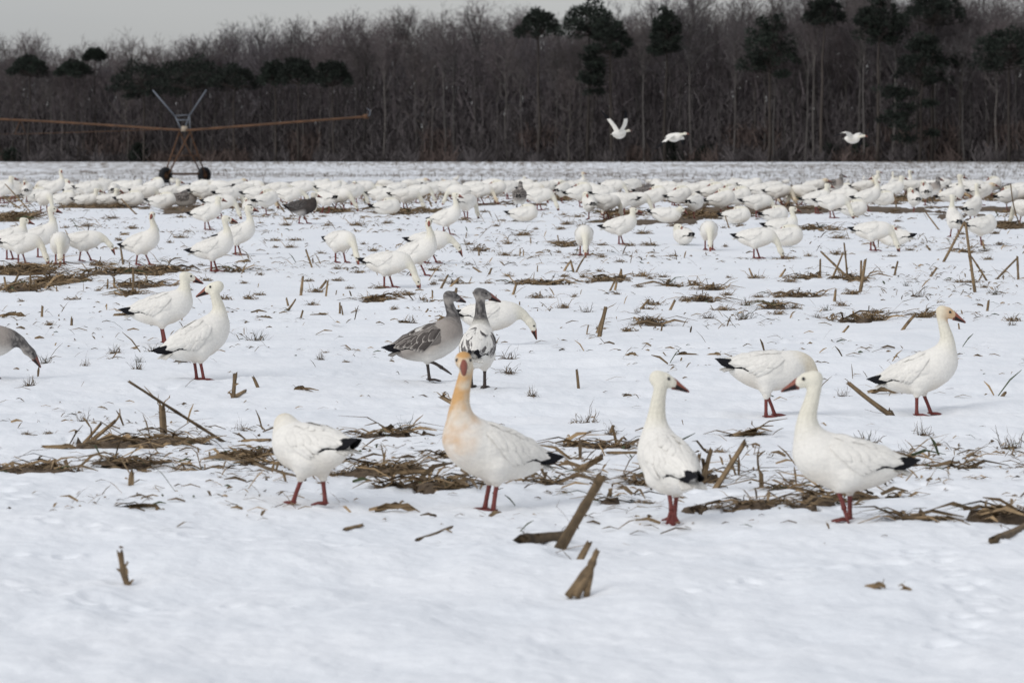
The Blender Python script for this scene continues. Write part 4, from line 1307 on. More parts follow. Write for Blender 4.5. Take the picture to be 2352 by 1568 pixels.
MID = [   # enlarged quarter, x, y of the feet there, pose, heading, label
    (1, 90, 930, "relaxed", 4, "white goose at the left edge with dark bill, behind the feeding one"),
    (1, 200, 955, "graze", -6, "white goose feeding low in the stubble at the left edge"),
    (1, 372, 895, "alert", 8, "white goose standing tall above the feeding group at the left edge"),
    (1, 550, 960, "graze", -82, "white goose feeding head-on among the group at the left"),
    (1, 780, 945, "peck", -3, "white goose bending forward, rightmost of the left feeding group"),
    (1, 1310, 975, "alertR", -24, "white goose facing the viewer beside an upright stalk stub"),
    (1, 1965, 1035, "alert", 6, "white goose standing erect facing right, in front of another erect one"),
    (1, 2185, 866, "alert", 4, "white goose erect facing right with one foot forward, behind another"),
    (1, 1905, 655, "relaxed", -2, "white goose facing right in front of one feeding, left of centre"),
    (1, 2020, 545, "graze", 5, "white goose feeding, its head down behind a standing goose"),
    (1, 405, 492, "graze", -55, "white goose feeding toward the viewer beside a leaning stalk"),
    (1, 800, 432, "sit", -2, "white goose resting with raised buff head, left of another sitting one"),
    (1, 985, 432, "sit", 4, "white goose resting close right of the buff-headed sitting one"),
    (1, 1495, 452, "sittuck", 4, "white goose asleep on the snow below the irrigation tower"),
    (1, 2290, 500, "sittuck", 95, "white goose sitting with its black-tipped rump to the viewer, left of the dark goose"),
    (2, 100, 510, "tuck", 40, "white goose with black wingtip left of the dark goose's feeding neighbour"),
    (2, 310, 452, "peck", -4, "white goose stooping right behind the dark goose's tail"),
    (2, 430, 590, "blue", 4, "dark-bodied goose with white head standing in front of the flock"),
    (2, 640, 492, "graze", 130, "white goose feeding away, just right of the dark goose"),
    (2, 770, 470, "grazeL", -40, "white goose feeding toward the viewer right of the dark goose"),
    (2, 930, 412, "tuck", 92, "white goose showing its black-tipped rump, middle of the left flock"),
    (2, 1150, 448, "graze", -20, "white goose feeding behind the small sitting goose"),
    (2, 1205, 502, "sittuck", 20, "small white goose sitting alone in front of the feeding pair"),
    (2, 1375, 465, "graze", -4, "white goose feeding with long stretched neck, centre of the flock"),
    (2, 1752, 705, "alert", -22, "white goose standing tall and alone, left of the rump-turned goose"),
    (2, 1930, 545, "graze", 55, "white goose feeding away with its black wingtips up, right of the tall one"),
    (2, 2195, 402, "tuck", 4, "white goose with tucked head and two legs showing, left of centre"),
    (2, 775, 965, "graze", -48, "white goose feeding alone in the snow, left of the mid-field trio"),
    (2, 1215, 1175, "graze", -12, "white goose with head right down, front one of the mid-field trio"),
    (2, 1485, 1080, "alertR", -20, "white goose standing with crossed legs in the mid-field trio"),
    (2, 1600, 950, "peck", -2, "white goose feeding behind the cross-legged one"),
    (3, 70, 480, "greyup", 85, "grey young goose seen from behind at the left of the main flock"),
    (3, 110, 570, "sittuck", 2, "white goose asleep on the snow in front of the grey young one"),
    (3, 250, 462, "graze", -4, "white goose feeding right behind the sleeping one"),
    (3, 465, 402, "tuck", 62, "white goose with black wingtip spread left, third rank of the main flock"),
    (3, 625, 440, "tuck", 8, "plump white goose with hidden head in the main flock"),
    (3, 712, 552, "tuck", 100, "white goose standing on one leg with a black rump patch"),
    (3, 862, 548, "grazeL", 24, "white goose curling its neck down beside the one-legged goose"),
    (3, 1010, 512, "graze", 172, "white goose feeding to the left in the middle of the main flock"),
    (3, 1130, 505, "graze", -14, "white goose feeding just behind the calm goose's head"),
    (3, 1000, 786, "relaxed", 4, "white goose standing calmly facing right in front of the main flock"),
    (3, 1310, 470, "tuck", 2, "white goose with hidden head on two thin legs, middle of the main flock"),
    (3, 1420, 582, "sitpeck", -2, "white goose sitting and reaching forward with its bill"),
    (3, 1540, 470, "tuck", 20, "white goose preening behind the sitting one"),
    (3, 1680, 540, "preen", 62, "white goose preening with its black wing hanging"),
    (3, 1575, 782, "sittuck", 112, "white goose sitting with its back to the viewer behind a broken stalk"),
    (3, 1808, 828, "graze", -90, "white goose feeding straight toward the viewer, with dirty back"),
    (3, 662, 884, "graze", -88, "white goose feeding straight toward the viewer, left of the calm goose"),
    (3, 1850, 432, "tuck", 10, "white goose with its head laid back, right part of the main flock"),
    (3, 1925, 522, "tuck", 8, "white goose with broad black wingtip and tucked head"),
    (3, 2065, 590, "sittuck", 4, "long-winged white goose asleep in front of the right flock"),
    (3, 2080, 480, "tuck", 12, "white goose balancing on one leg in the right flock"),
    (3, 2255, 530, "graze", 6, "white goose feeding with black tail up, right end of the main flock"),
    (3, 2245, 906, "graze", -4, "large white goose feeding to the right, below the main flock"),
    (4, 920, 480, "alertB", 10, "white goose stretching up and looking left in the right flock"),
    (4, 1145, 395, "relaxed", 8, "white goose standing with pink leg forward in the right flock"),
    (4, 1345, 482, "tuck", 98, "white goose on one leg with its black rump turned to the viewer"),
    (4, 1690, 462, "alert", 4, "tall white goose facing right near the leaning stalks"),
    (4, 1450, 420, "tuck", 86, "white goose from behind beside the one-legged one"),
    (4, 1712, 712, "alertR", 98, "white goose from behind looking right, left one of the pair by the broken stalk"),
    (4, 1880, 592, "alert", 56, "white goose facing away with raised head behind the broken stalk"),
    (4, 1965, 800, "preen", 28, "white goose preening on one leg right of the broken stalk"),
    (4, 2200, 472, "tuck", 30, "white goose on one leg beside the tall leaning stalk at the right"),
    (4, 965, 852, "graze", -4, "white goose feeding beside a sleeping one, right of the field"),
    (4, 1150, 802, "sittuck", 150, "white goose curled asleep behind the feeding one"),
    (4, 590, 546, "graze", -6, "white goose feeding in front of the right flock with two red legs"),
    (4, 790, 532, "sittuck", 8, "white goose asleep on the snow right of the feeding one"),
    (4, 700, 470, "graze", -20, "round-backed white goose feeding behind the red-legged one"),
    (4, 450, 500, "relaxed", 4, "white goose with black tail tip left of the red-legged feeder"),
    (4, 130, 702, "situp", 4, "white goose sitting with upright neck, right of the main flock"),
    (4, 165, 802, "sittuck", 6, "white goose asleep in front of the sitting upright one"),
    (4, 70, 562, "sittuck", 20, "white goose curled up behind the sitting upright one"),
    (4, 2345, 600, "graze", 120, "white goose cut by the right edge of the picture"),
    (4, 600, 345, "greyup", -4, "grey-headed young goose looking right in the right flock"),
]
for (r, zx, zy, p, hd, lab) in MID:
    u, v = Z(r, zx, zy)
    put_goose(proto(p), goose_at(u, v), hd, random.uniform(.97, 1.05), lab, FLOCK)
FAR = [(1, 590, 402, "sittuck", 5), (1, 1205, 415, "sittuck", 8), (1, 500, 350, "alertR", -10), (1, 640, 345, "tuck", 120), (1, 810, 362, "graze", 0),
       (1, 1050, 385, "tuck", 92), (1, 1110, 322, "graze", 4), (1, 1200, 355, "tuck", 0), (1, 1330, 402, "graze", -5), (1, 1560, 392, "relaxed", 2),
       (1, 1720, 392, "relaxed", 8), (1, 1880, 412, "graze", 0), (1, 2100, 422, "graze", 20), (1, 1850, 305, "rusty", 0), (1, 2030, 332, "graze", 170),
       (1, 2240, 372, "graze", 30), (1, 120, 372, "graze", 200), (1, 250, 372, "tuck", 88), (1, 20, 384, "relaxed", 10), (1, 330, 366, "sittuck", 0),
       (1, 1690, 412, "greysit", 10), (1, 960, 322, "graze", 30), (1, 1420, 322, "tuck", -20), (1, 700, 322, "sittuck", 10), (1, 2320, 345, "graze", -10),
       (1, 70, 300, "relaxed", 0), (1, 430, 322, "graze", 200), (1, 1980, 300, "sittuck", 0), (1, 2170, 305, "rusty", 30),
       (2, 60, 332, "bluesit", 8), (2, 270, 312, "bluesit", 172), (2, 430, 352, "graze", 10), (2, 580, 345, "tuck", 0), (2, 750, 335, "graze", 0),
       (2, 1090, 325, "sittuck", 4), (2, 1300, 352, "graze", 8), (2, 1500, 382, "graze", -6), (2, 1490, 282, "relaxed", 10), (2, 1650, 345, "alert", 20),
       (2, 1880, 392, "relaxed", 176), (2, 2060, 392, "tuck", 10), (2, 1900, 292, "sittuck", 0), (2, 2160, 292, "rusty", 0), (2, 2310, 345, "graze", 10),
       (2, 680, 372, "tuck", -20), (2, 880, 402, "graze", 20), (2, 980, 345, "relaxed", 4), (2, 1190, 292, "rusty", 170), (2, 2000, 330, "graze", 0),
       (2, 1760, 345, "relaxed", 0), (2, 1420, 300, "graze", 180), (2, 620, 290, "sittuck", 0), (2, 200, 372, "graze", 10), (2, 20, 430, "graze", 15),
       (3, 1700, 382, "graze", 2), (3, 1560, 345, "tuck", 20), (3, 1330, 322, "tuck", 90), (3, 930, 332, "graze", 0), (3, 1100, 322, "graze", 30),
       (3, 680, 352, "tuck", 0), (3, 310, 345, "graze", 6), (3, 100, 322, "tuck", 0), (3, 70, 262, "alert", 4), (3, 610, 282, "rusty", 10),
       (3, 1950, 352, "graze", 0), (3, 2060, 305, "graze", 20), (3, 2190, 332, "tuck", 0), (3, 2300, 385, "relaxed", 6), (3, 780, 382, "graze", 170),
       (3, 850, 422, "tuck", 30), (3, 1230, 335, "greysit", 20), (3, 1420, 345, "graze", -10), (3, 1800, 330, "relaxed", 180), (3, 1870, 300, "sittuck", 0),
       (3, 180, 372, "relaxed", -10), (3, 400, 302, "relaxed", 0), (3, 1480, 402, "graze", 10), (3, 1990, 432, "tuck", 40), (3, 540, 345, "graze", 8),
       (4, 430, 345, "relaxed", 2), (4, 240, 322, "sittuck", 0), (4, 40, 345, "graze", 10), (4, 820, 335, "bluesit", 80), (4, 1140, 285, "alert", 80),
       (4, 1470, 315, "rusty", 0), (4, 1880, 352, "graze", 4), (4, 2060, 332, "tuck", 20), (4, 2210, 302, "greysit", 30), (4, 1600, 305, "graze", 10),
       (4, 960, 302, "alert", 0), (4, 2320, 352, "graze", 5), (4, 1260, 302, "alert", 30), (4, 1490, 385, "greyup", -30), (4, 700, 292, "sittuck", 0),
       (4, 100, 402, "graze", 0), (4, 1960, 402, "tuck", 10), (4, 1770, 345, "graze", -6), (4, 330, 402, "graze", 170), (4, 550, 292, "relaxed", 0),
       (4, 880, 345, "tuck", 0), (4, 1320, 345, "graze", 20), (4, 2280, 425, "graze", -8), (4, 1060, 402, "sittuck", 0)]
for i in range(50):                                           # the farthest rows
    r = random.choice((1, 2, 2, 3, 3, 3, 4, 4))
    FAR.append((r, random.uniform(10, 2340), random.uniform(188, 235), random.choice(["graze", "tuck", "sittuck", "graze", "tuck", "relaxed", "peck"]), random.choice([0, 0, 10, 180, 170, 60, -30, 90])))
PH = {"grazeS": "small white goose feeding head-down in the distant flock", "grazeL": "small white goose feeding head-down in the distant flock", "relaxedS": "small white goose standing at ease in the distant flock", "relaxedR": "small white goose standing at ease in the distant flock", "lowS": "small white goose standing at ease in the distant flock", "preen": "small white goose with tucked head standing in the distant flock", "graze": "small white goose feeding head-down in the distant flock", "peck": "small white goose stooping in the distant flock",
      "tuck": "small white goose with tucked head standing in the distant flock", "sittuck": "small white goose lying down in the distant flock",
      "relaxed": "small white goose standing at ease in the distant flock", "alert": "small white goose with raised neck in the distant flock",
      "alertR": "small white goose in the distant left flock showing its face to the viewer", "rusty": "small buff-headed goose in the distant flock",
      "greysit": "small grey goose lying in the distant flock", "bluesit": "small dark goose among the white ones in the distant flock",
      "greyup": "small grey goose standing in the distant flock at the right"}
ALT = {"alert": ["alert", "relaxed", "graze", "lowS"], "rusty": ["rusty", "lowS", "grazeS"], "graze": ["graze", "grazeS", "grazeL", "peck", "graze"], "relaxed": ["relaxed", "graze", "lowS", "grazeS"], "tuck": ["tuck", "preen", "lowS", "tuck", "grazeS"]}
for (r, zx, zy, p, hd) in FAR:
    p = random.choice(ALT.get(p, [p]))
    u, v = Z(r, zx, zy + 20)
    x, y, z = goose_at(u, v)
    o = obj("snow_goose", proto_far(p), loc=(x, y, z), rot=(0, 0, R(hd + random.uniform(-12, 12))), scale=random.uniform(.95, 1.08))
    tag(o, PH[p], "goose", "geese of the distant flock")

# ---- three geese in the air
def flying(u, v, d, heading, pitch, dl, dr, label, seed, sweep=0.0):
    g = Goose(neck="fly", tilt=0, zb=0, flying=True, vox=.010, head_pitch=-2, seed=seed)
    for sg, (d1, d2) in ((1, dl), (-1, dr)):       # inner and outer angle of each wing, degrees up
        mb, fb = MB(), MB()
        st = [0, .10, .22, .36, .46, .56, .66, .74]
        ch = [.22, .21, .19, .175, .15, .125, .085, .03]
        le = [.10, .12, .13, .10, .05, -.01, -.08, -.15]
        y = z = 0; P = []
        for i, s_ in enumerate(st):
            if i:
                a = R(np.interp(s_, [0, .3, .45, .8], [d1, d1, d2, d2])); q = s_ - st[i - 1]
                y += math.cos(a) * q; z += math.sin(a) * q
            row = []
            for (f, zz) in ((0, 0), (.12, .016), (.4, .018), (.75, .006), (1, 0), (.75, -.004), (.4, -.004), (.12, -.010)):
                row.append(g.bf(le[i] - ch[i] * f + sweep * s_, sg * (.045 + y), .05 + z + zz * (1 - s_)))
            P.append(row)
        for lo, hi, b, col in ((0, 5, mb, WHITE), (4, 8, fb, BLACK)):
            Q = np.array(P[lo:hi]); nr = len(Q)
            F = []
            for i in range(nr - 1):
                for j in range(8):
                    F.append((i * 8 + j, i * 8 + (j + 1) % 8, (i + 1) * 8 + (j + 1) % 8, (i + 1) * 8 + j))
            F.append(tuple(range((nr - 1) * 8, nr * 8)))
            b.add(Q.reshape(-1, 3), F, col, 0)
        g.parts["wing%d" % sg] = mb; g.parts["flight%d" % sg] = fb
    g.meshes()
    p = at(u, v, d)
    o = put_goose(g, tuple(p), heading, 1.0, label, "geese in flight")
    o.rotation_euler = (0, R(-pitch), R(heading))
flying(1422, 309, 92, 42, 6, (48, 58), (50, 60), "flying white goose with both wings raised in a V against the wood", 31)
flying(1548, 316, 92, -34, 6, (-6, -26), (-14, -38), "flying white goose gliding right with lowered wings, between the other two", 32, -.06)
flying(1958, 320, 92, -38, 4, (28, -66), (30, -18), "flying white goose at the far right with arched, down-bent wings", 33)

# ------------------------------------------------------------------ corn stubble and litter
TAN = np.array([.31, .215, .12]); BROWN = np.array([.17, .115, .063]); DARK = np.array([.048, .034, .024])
def stalk_mesh(P0, P1, r0, r1, tone=1.0, jag=True, bend=0.0, seed=0):
    q = np.random.default_rng(seed)
    P0, P1 = np.array(P0, float), np.array(P1, float)
    L = np.linalg.norm(P1 - P0)
    n = max(5, min(18, int(L / .03)))
    t = np.linspace(0, 1, n)
    pts = P0 + (P1 - P0) * t[:, None]
    side = q.normal(0, 1, 3); side[2] *= .3
    pts += (np.sin(t * math.pi) * bend * L)[:, None] * side
    rad = r0 + (r1 - r0) * t
    node = .16 + q.uniform(-.03, .03)
    s = t * L
    ring = np.exp(-(((s + q.uniform(0, node)) % node - node / 2) / .008) ** 2)
    rad = rad * (1 + .22 * ring) * (1 + q.normal(0, .04, n))
    V, F = tube(pts, rad, 9)
    V = V.reshape(n, 9, 3)
    base = TAN * tone * q.uniform(.75, 1.2)
    C = np.empty((n, 9, 3))
    sidev = q.uniform(.6, 1.25, 9)
    for i in range(n):
        k = base + (DARK - base) * (.45 * ring[i] + .25 * q.random())
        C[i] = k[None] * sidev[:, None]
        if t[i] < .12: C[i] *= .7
    if jag:                                   # torn end
        ax = (P1 - P0) / L
        V[0] -= ax[None] * (q.uniform(-.3, 1.5, 9) * r0 * 1.5)[:, None]
        V[-1] += ax[None] * (q.uniform(-.6, 1.4, 9) * r1 * 1.6)[:, None]
        C[-1] = BROWN * .8
    V = V.reshape(-1, 3); C = C.reshape(-1, 3)
    mb = MB(); mb.add(V, F, C)
    return mb
def leaf_strip(mb, q, p, az, L, w, tone, lift=.03, droop=.5, up=0.0, curl=1.0):
    """a dry leaf blade: curled ribbon"""
    n = 5
    d = np.array([math.cos(az), math.sin(az), up])
    P = []
    for i in range(n):
        f = i / (n - 1.0)
        P.append(p + d * L * f + np.array([0, 0, lift * math.sin(f * 2.6) - droop * lift * f]))
        d = d + q.normal(0, .12 * curl, 3)
    P = np.array(P)
    S = np.array([-math.sin(az), math.cos(az), q.uniform(-.8, .8)]); S /= np.linalg.norm(S)
    wd = np.interp(np.linspace(0, 1, n), [0, .3, .75, 1], [.6, 1, .85, .15]) * w / 2
    nrm = np.cross(P[1] - P[0], S); nrm /= np.linalg.norm(nrm) + 1e-9
    V, C = [], []
    for i in range(n):
        for k in (-1, 0, 1):
            V.append(P[i] + S * wd[i] * k + nrm * (.25 * w if k == 0 else 0) * .5)
            C.append(tone * (.75 if k == 0 else 1.0) * q.uniform(.8, 1.2))
    F = []
    for i in range(n - 1):
        for k in range(2):
            F.append((i * 3 + k, i * 3 + k + 1, i * 3 + k + 4, i * 3 + k + 3))
    mb.add(V, F, C)
def mound(mb, q, rx, ry, h, col):
    n, m = 4, 14
    V = [np.array([0, 0, h])]; C = [col]
    for i in range(1, n + 1):
        f = i / n
        for j in range(m):
            a = 2 * math.pi * j / m
            k = 1 + .28 * math.sin(3 * a + q.uniform(0, .8)) * f + q.normal(0, .08)
            V.append(np.array([math.cos(a) * rx * f * k, math.sin(a) * ry * f * k, h * (1 - f ** 1.6) * q.uniform(.75, 1.2) - (.02 if i == n else 0)]))
            C.append(col * q.uniform(.6, 1.3))
    F = [(0, 1 + j, 1 + (j + 1) % m) for j in range(m)]
    for i in range(n - 1):
        for j in range(m):
            a = 1 + i * m + j; b = 1 + i * m + (j + 1) % m
            F.append((a, a + m, b + m, b))
    mb.add(V, F, C)
def clump_mesh(k):
    """litter clump about 0.30 m wide: dead leaves and bits of stalk on a little raised soil"""
    q = np.random.default_rng(300 + k)
    mb = MB()
    mound(mb, q, .115, .085, .016, np.array([.14, .10, .066]))
    for i in range(54 + 2 * k):
        az = q.choice([0, math.pi]) + q.normal(0, .75)
        p = np.array([q.normal(0, .078), q.normal(0, .05), 0]); p[2] = .024 * math.exp(-(p[0] / .09) ** 2) * q.uniform(.3, 1.3)
        tone = (TAN if q.random() < .66 else BROWN) * q.uniform(.6, 1.2)
        leaf_strip(mb, q, p, az, q.uniform(.05, .15), q.uniform(.005, .016), tone, q.uniform(.006, .04), up=q.uniform(-.05, .15) if q.random() < .93 else q.uniform(.3, .7))
    for i in range(3):
        a = q.uniform(0, 6.28); c = np.array([q.normal(0, .06), q.normal(0, .05), .014])
        e = c + np.array([math.cos(a), math.sin(a) * .6, q.uniform(0, .35)]) * q.uniform(.05, .12)
        mb.merge(stalk_mesh(c, e, .007, .006, q.uniform(.6, 1.0), seed=k * 10 + i))
    return mb.mesh("litter_clump", [M_LITTER])
def tuft_mesh(k):
    """dead grass tuft about 0.2 m wide: stiff thin blades"""
    q = np.random.default_rng(340 + k)
    mb = MB()
    green = k in (1, 4)
    for i in range(34):
        az = q.uniform(0, 6.28); p = np.array([q.normal(0, .03), q.normal(0, .02), -.005])
        tone = (BROWN if not green or q.random() < .5 else np.array([.055, .065, .028])) * q.uniform(.45, 1.2)
        up = q.uniform(.25, 1.6)
        leaf_strip(mb, q, p, az, q.uniform(.03, .085) / math.sqrt(1 + up * up) * 1.3, q.uniform(.0035, .007), tone, .005, up=up, curl=1.6)
    for i in range(8):
        p = np.array([q.normal(0, .05), q.normal(0, .035), .004])
        leaf_strip(mb, q, p, q.uniform(0, 6.28), q.uniform(.04, .09), q.uniform(.006, .014), BROWN * q.uniform(.5, 1.1), .008)
    mound(mb, q, .05, .035, .012, np.array([.07, .05, .034]))
    return mb.mesh("grass_tuft", [M_LITTER])
def husk_mesh(k):
    """a broad dry leaf or husk lying on the snow, about 0.25 m long"""
    q = np.random.default_rng(380 + k)
    mb = MB()
    for i in range(3):
        leaf_strip(mb, q, np.array([-.10 + q.normal(0, .02), q.normal(0, .012), .006 + .006 * i]), q.normal(0, .18), q.uniform(.16, .24), q.uniform(.03, .05), TAN * q.uniform(.6, 1.05), .02, curl=.6)
    for i in range(4):
        leaf_strip(mb, q, np.array([q.uniform(-.1, .1), q.normal(0, .012), .01]), q.uniform(0, 6.28), q.uniform(.04, .09), .012, BROWN * q.uniform(.6, 1.2), .02, up=q.uniform(0, .6))
    return mb.mesh("leaf_husk", [M_LITTER])
CL = [clump_mesh(k) for k in range(8)]
TU = [tuft_mesh(k) for k in range(6)]
HU = [husk_mesh(k) for k in range(4)]
KINDS = {"c": (CL, "litter_clump", .30, "litter clump", "flattened brown clump of dead corn leaves on the snow", "clumps of corn litter"),
         "g": (TU, "grass_tuft", .17, "grass tuft", "small tuft of stiff dead grass sticking out of the snow", "tufts of dead grass"),
         "h": (HU, "leaf_husk", .24, "husk", "dry tan corn husk lying on the snow", "dry husks on the snow")}
def put_litter(kind, u, v, wpx, label=None, tall=1.0):
    meshes, name, w0, cat, lab, grp = KINDS[kind]
    x, y = ground(u, v)
    wpx = max(wpx, 10)
    s = wpx * y / FPX / w0
    o = obj(name, random.choice(meshes), loc=(x, y, gz(x, y) - .004), rot=(random.uniform(-.05, .05), random.uniform(-.05, .05), random.choice((0, math.pi)) + random.uniform(-.45, .45)))
    zs = min(1.1, .4 + .68 * s) * random.uniform(.85, 1.25) * tall
    o.scale = (s, min(s, 1.2) * random.uniform(.8, 1.2), zs)
    tag(o, label or lab, cat, None if label else grp)
    return o
ZC = {1: [(240, 1030, 300), (80, 1185, 140), (530, 1125, 230), (450, 1190, 90), (700, 1280, 210), (1200, 1240, 260), (1440, 1060, 200), (1480, 1015, 190), (900, 975, 220),
          (1440, 1175, 90), (1090, 1010, 130), (800, 620, 120), (1220, 640, 110), (1660, 525, 90), (1030, 540, 130), (600, 635, 80), (1740, 1200, 80), (2050, 1290, 170),
          (2280, 1270, 120), (900, 1212, 60), (190, 1305, 70), (450, 1550, 80), (30, 550, 120), (20, 430, 90), (250, 575, 90), (520, 705, 100), (1100, 752, 70), (1650, 720, 150),
          (1930, 735, 120), (1900, 1105, 130), (2240, 1135, 80), (680, 440, 130), (1330, 450, 110), (1030, 400, 90), (560, 445, 120), (1600, 460, 90), (370, 360, 90),
          (2150, 590, 90), (1560, 760, 60), (1300, 1150, 70), (1850, 960, 60), (100, 1050, 180), (640, 1120, 90), (330, 1190, 120), (60, 690, 60), (1950, 380, 70)],
      2: [(1140, 1180, 140), (1080, 1295, 180), (1290, 1260, 100), (1400, 1260, 140), (1540, 1300, 150), (560, 1215, 160), (750, 1110, 120), (760, 1025, 100), (480, 1125, 110),
          (860, 1185, 80), (930, 1055, 100), (1640, 1018, 130), (1850, 1150, 220), (1690, 1105, 80), (1630, 1160, 80), (2060, 835, 200), (2290, 865, 120), (2320, 1070, 80),
          (2210, 608, 80), (520, 1328, 110), (40, 1245, 110), (1270, 1375, 80), (920, 605, 160), (1680, 480, 150), (1270, 510, 80), (1380, 495, 100), (40, 1060, 60),
          (310, 805, 120), (360, 745, 150), (160, 745, 130), (180, 803, 60), (600, 848, 80), (990, 770, 70), (1080, 835, 90), (1960, 785, 100), (2310, 775, 90),
          (2120, 1145, 100), (300, 545, 100), (130, 470, 80), (620, 520, 70), (840, 480, 90), (1900, 555, 90), (2100, 480, 80), (280, 605, 110), (650, 610, 90), (1200, 590, 100), (2270, 560, 60), (40, 585, 60)],
      3: [(490, 795, 200), (830, 788, 110), (1200, 678, 150), (470, 505, 70), (500, 600, 130), (650, 615, 100), (220, 640, 60), (430, 858, 60), (580, 878, 80), (990, 938, 100),
          (830, 902, 70), (1480, 892, 120), (1290, 890, 50), (800, 1028, 70), (650, 1088, 80), (120, 1150, 260), (370, 1140, 260), (480, 1085, 90), (820, 1125, 220), (950, 1105, 180), (1190, 1070, 150),
          (1390, 1075, 120), (1480, 1175, 150), (1680, 1178, 180), (1850, 1205, 260), (1270, 1110, 80), (1170, 1190, 90), (1290, 1320, 200), (1240, 1360, 150), (1600, 1305, 130),
          (1750, 1295, 200), (1980, 1262, 120), (2280, 1280, 130), (1930, 1370, 170), (2230, 1098, 160), (1990, 1085, 60), (1240, 1490, 250), (250, 1270, 160), (360, 1278, 90),
          (960, 1250, 80), (570, 1270, 60), (800, 1540, 80), (1060, 1560, 130), (480, 1385, 120), (100, 695, 170), (30, 880, 60), (1280, 792, 170), (900, 540, 150), (1000, 530, 110),
          (600, 525, 90), (1650, 520, 110), (1850, 530, 150), (440, 640, 90), (1080, 800, 110), (1950, 620, 70), (2080, 600, 80), (1480, 620, 120), (1960, 800, 60), (420, 370, 130), (800, 290, 100)],
      4: [(380, 638, 200), (600, 645, 180), (1130, 638, 160), (640, 728, 150), (640, 870, 130), (1120, 885, 110), (160, 910, 180), (370, 888, 70), (180, 1118, 150), (340, 1095, 200),
          (700, 1095, 200), (850, 1100, 180), (270, 1255, 330), (90, 1285, 120), (80, 1350, 230), (250, 1348, 100), (770, 1240, 190), (80, 1415, 130), (730, 1450, 130), (1000, 1398, 150),
          (900, 1465, 300), (1440, 1440, 200), (1990, 1180, 80), (1890, 1115, 150), (1770, 1125, 110), (2250, 1465, 150), (2020, 925, 100), (2130, 788, 100), (1800, 855, 220),
          (1780, 688, 90), (2090, 688, 100), (2180, 608, 180), (2290, 635, 200), (1190, 575, 90), (1160, 475, 110), (1480, 440, 140), (180, 415, 160), (850, 598, 80), (2170, 485, 90),
          (1310, 845, 90), (430, 455, 200), (680, 1338, 120), (650, 330, 160), (100, 320, 160), (780, 345, 120), (1230, 375, 130), (1580, 345, 140), (2060, 380, 160), (2260, 345, 120), (1500, 330, 100), (980, 985, 0)]}
seen = 0
for r, lst in ZC.items():
    for (zx, zy, w) in lst:
        if w:
            u, v = Z(r, zx, zy); put_litter("c", u, v, w / 4.0)
for (zx, zy, w, r) in [(540, 1375, 120, 4), (1380, 1265, 130, 4), (450, 1435, 110, 4), (2090, 1240, 120, 4), (1270, 1160, 60, 4), (1800, 1430, 150, 3), (2130, 1445, 190, 3), (680, 1398, 120, 3),
                       (1150, 1395, 90, 3), (2150, 1318, 140, 3), (1420, 1500, 160, 2), (1990, 845, 110, 4), (660, 615, 90, 3), (2240, 1530, 120, 4)]:
    u, v = Z(r, zx, zy); put_litter("g", u, v, w / 4.0)
for (u, v, w) in [(590, 786, 52), (265, 808, 42), (105, 842, 32), (69, 886, 42), (316, 863, 30), (416, 848, 48), (352, 807, 36), (196, 849, 20), (736, 834, 26), (1168, 848, 52), (1166, 826, 52),
                  (1222, 920, 36), (2082, 1024, 50), (2322, 1020, 62), (1345, 982, 62), (930, 1001, 40), (190, 964, 32), (556, 983, 32), (1935, 905, 30), (2120, 990, 42), (1405, 1002, 40), (320, 848, 18), (1990, 1004, 60)]:
    put_litter("g", u, v, w)
for (u, v, w) in [(300, 1006, 120), (400, 1018, 110), (230, 1018, 100), (130, 1074, 110), (60, 1072, 80), (250, 1065, 120), (330, 1062, 110), (600, 1050, 80), (575, 1062, 60), (800, 1082, 90),
                  (900, 1084, 110), (950, 1082, 70), (1050, 1054, 70), (1340, 1028, 70), (1420, 1026, 90), (1650, 1160, 90), (1730, 1160, 120), (1800, 1156, 90), (1850, 1152, 60), (2100, 1198, 70),
                  (2310, 1186, 70), (1230, 1090, 60), (1255, 1114, 60), (1215, 1104, 40), (1650, 1044, 50), (1760, 1040, 50), (1820, 1102, 46), (2150, 1016, 40), (880, 1003, 50), (340, 1080, 46), (445, 1094, 36),
                  (1480, 1144, 60), (960, 1116, 60), (2230, 1071, 70), (735, 1112, 30), (1130, 1052, 40), (1330, 1060, 40), (2120, 1062, 40), (60, 1000, 36), (110, 998, 32), (2340, 1070, 40), (1990, 1142, 60),
                  (748, 818, 18), (795, 838, 20), (615, 1110, 26), (505, 1113, 14), (1560, 1135, 30), (1540, 1100, 36)]:
    put_litter("c", u, v, w * .9, tall=.5)
for (u, v, w, lab) in [(1035, 1122, 90, "crumpled corn husk with an upright curl left of the orange-necked goose's feet"), (1580, 824, 46, "small curled tan leaf on clean snow above the foreground goose"),
                       (2008, 1354, 48, "curled brown husk alone in the near snow at the lower right"), (2079, 1359, 32, "flat brown leaf beside the curled husk at the lower right"),
                       (1725, 996, 130, "long flat corn leaf behind the left-facing foreground goose"), (2030, 901, 80, "shrivelled brown leaf left of the rusty-faced goose's feet"),
                       (28, 735, 60, None), (280, 728, 48, None), (560, 600, 30, None), (1640, 822, 30, None), (730, 716, 50, None), (600, 727, 60, None), (315, 1180, 110, None), (905, 1166, 110, None),
                       (1450, 828, 26, None), (930, 742, 36, None), (1020, 735, 40, None), (2050, 470, 60, None), (1810, 830, 40, None), (140, 1024, 60, None), (700, 903, 50, None), (1440, 902, 26, None)]:
    put_litter("h", u, v, w, lab)

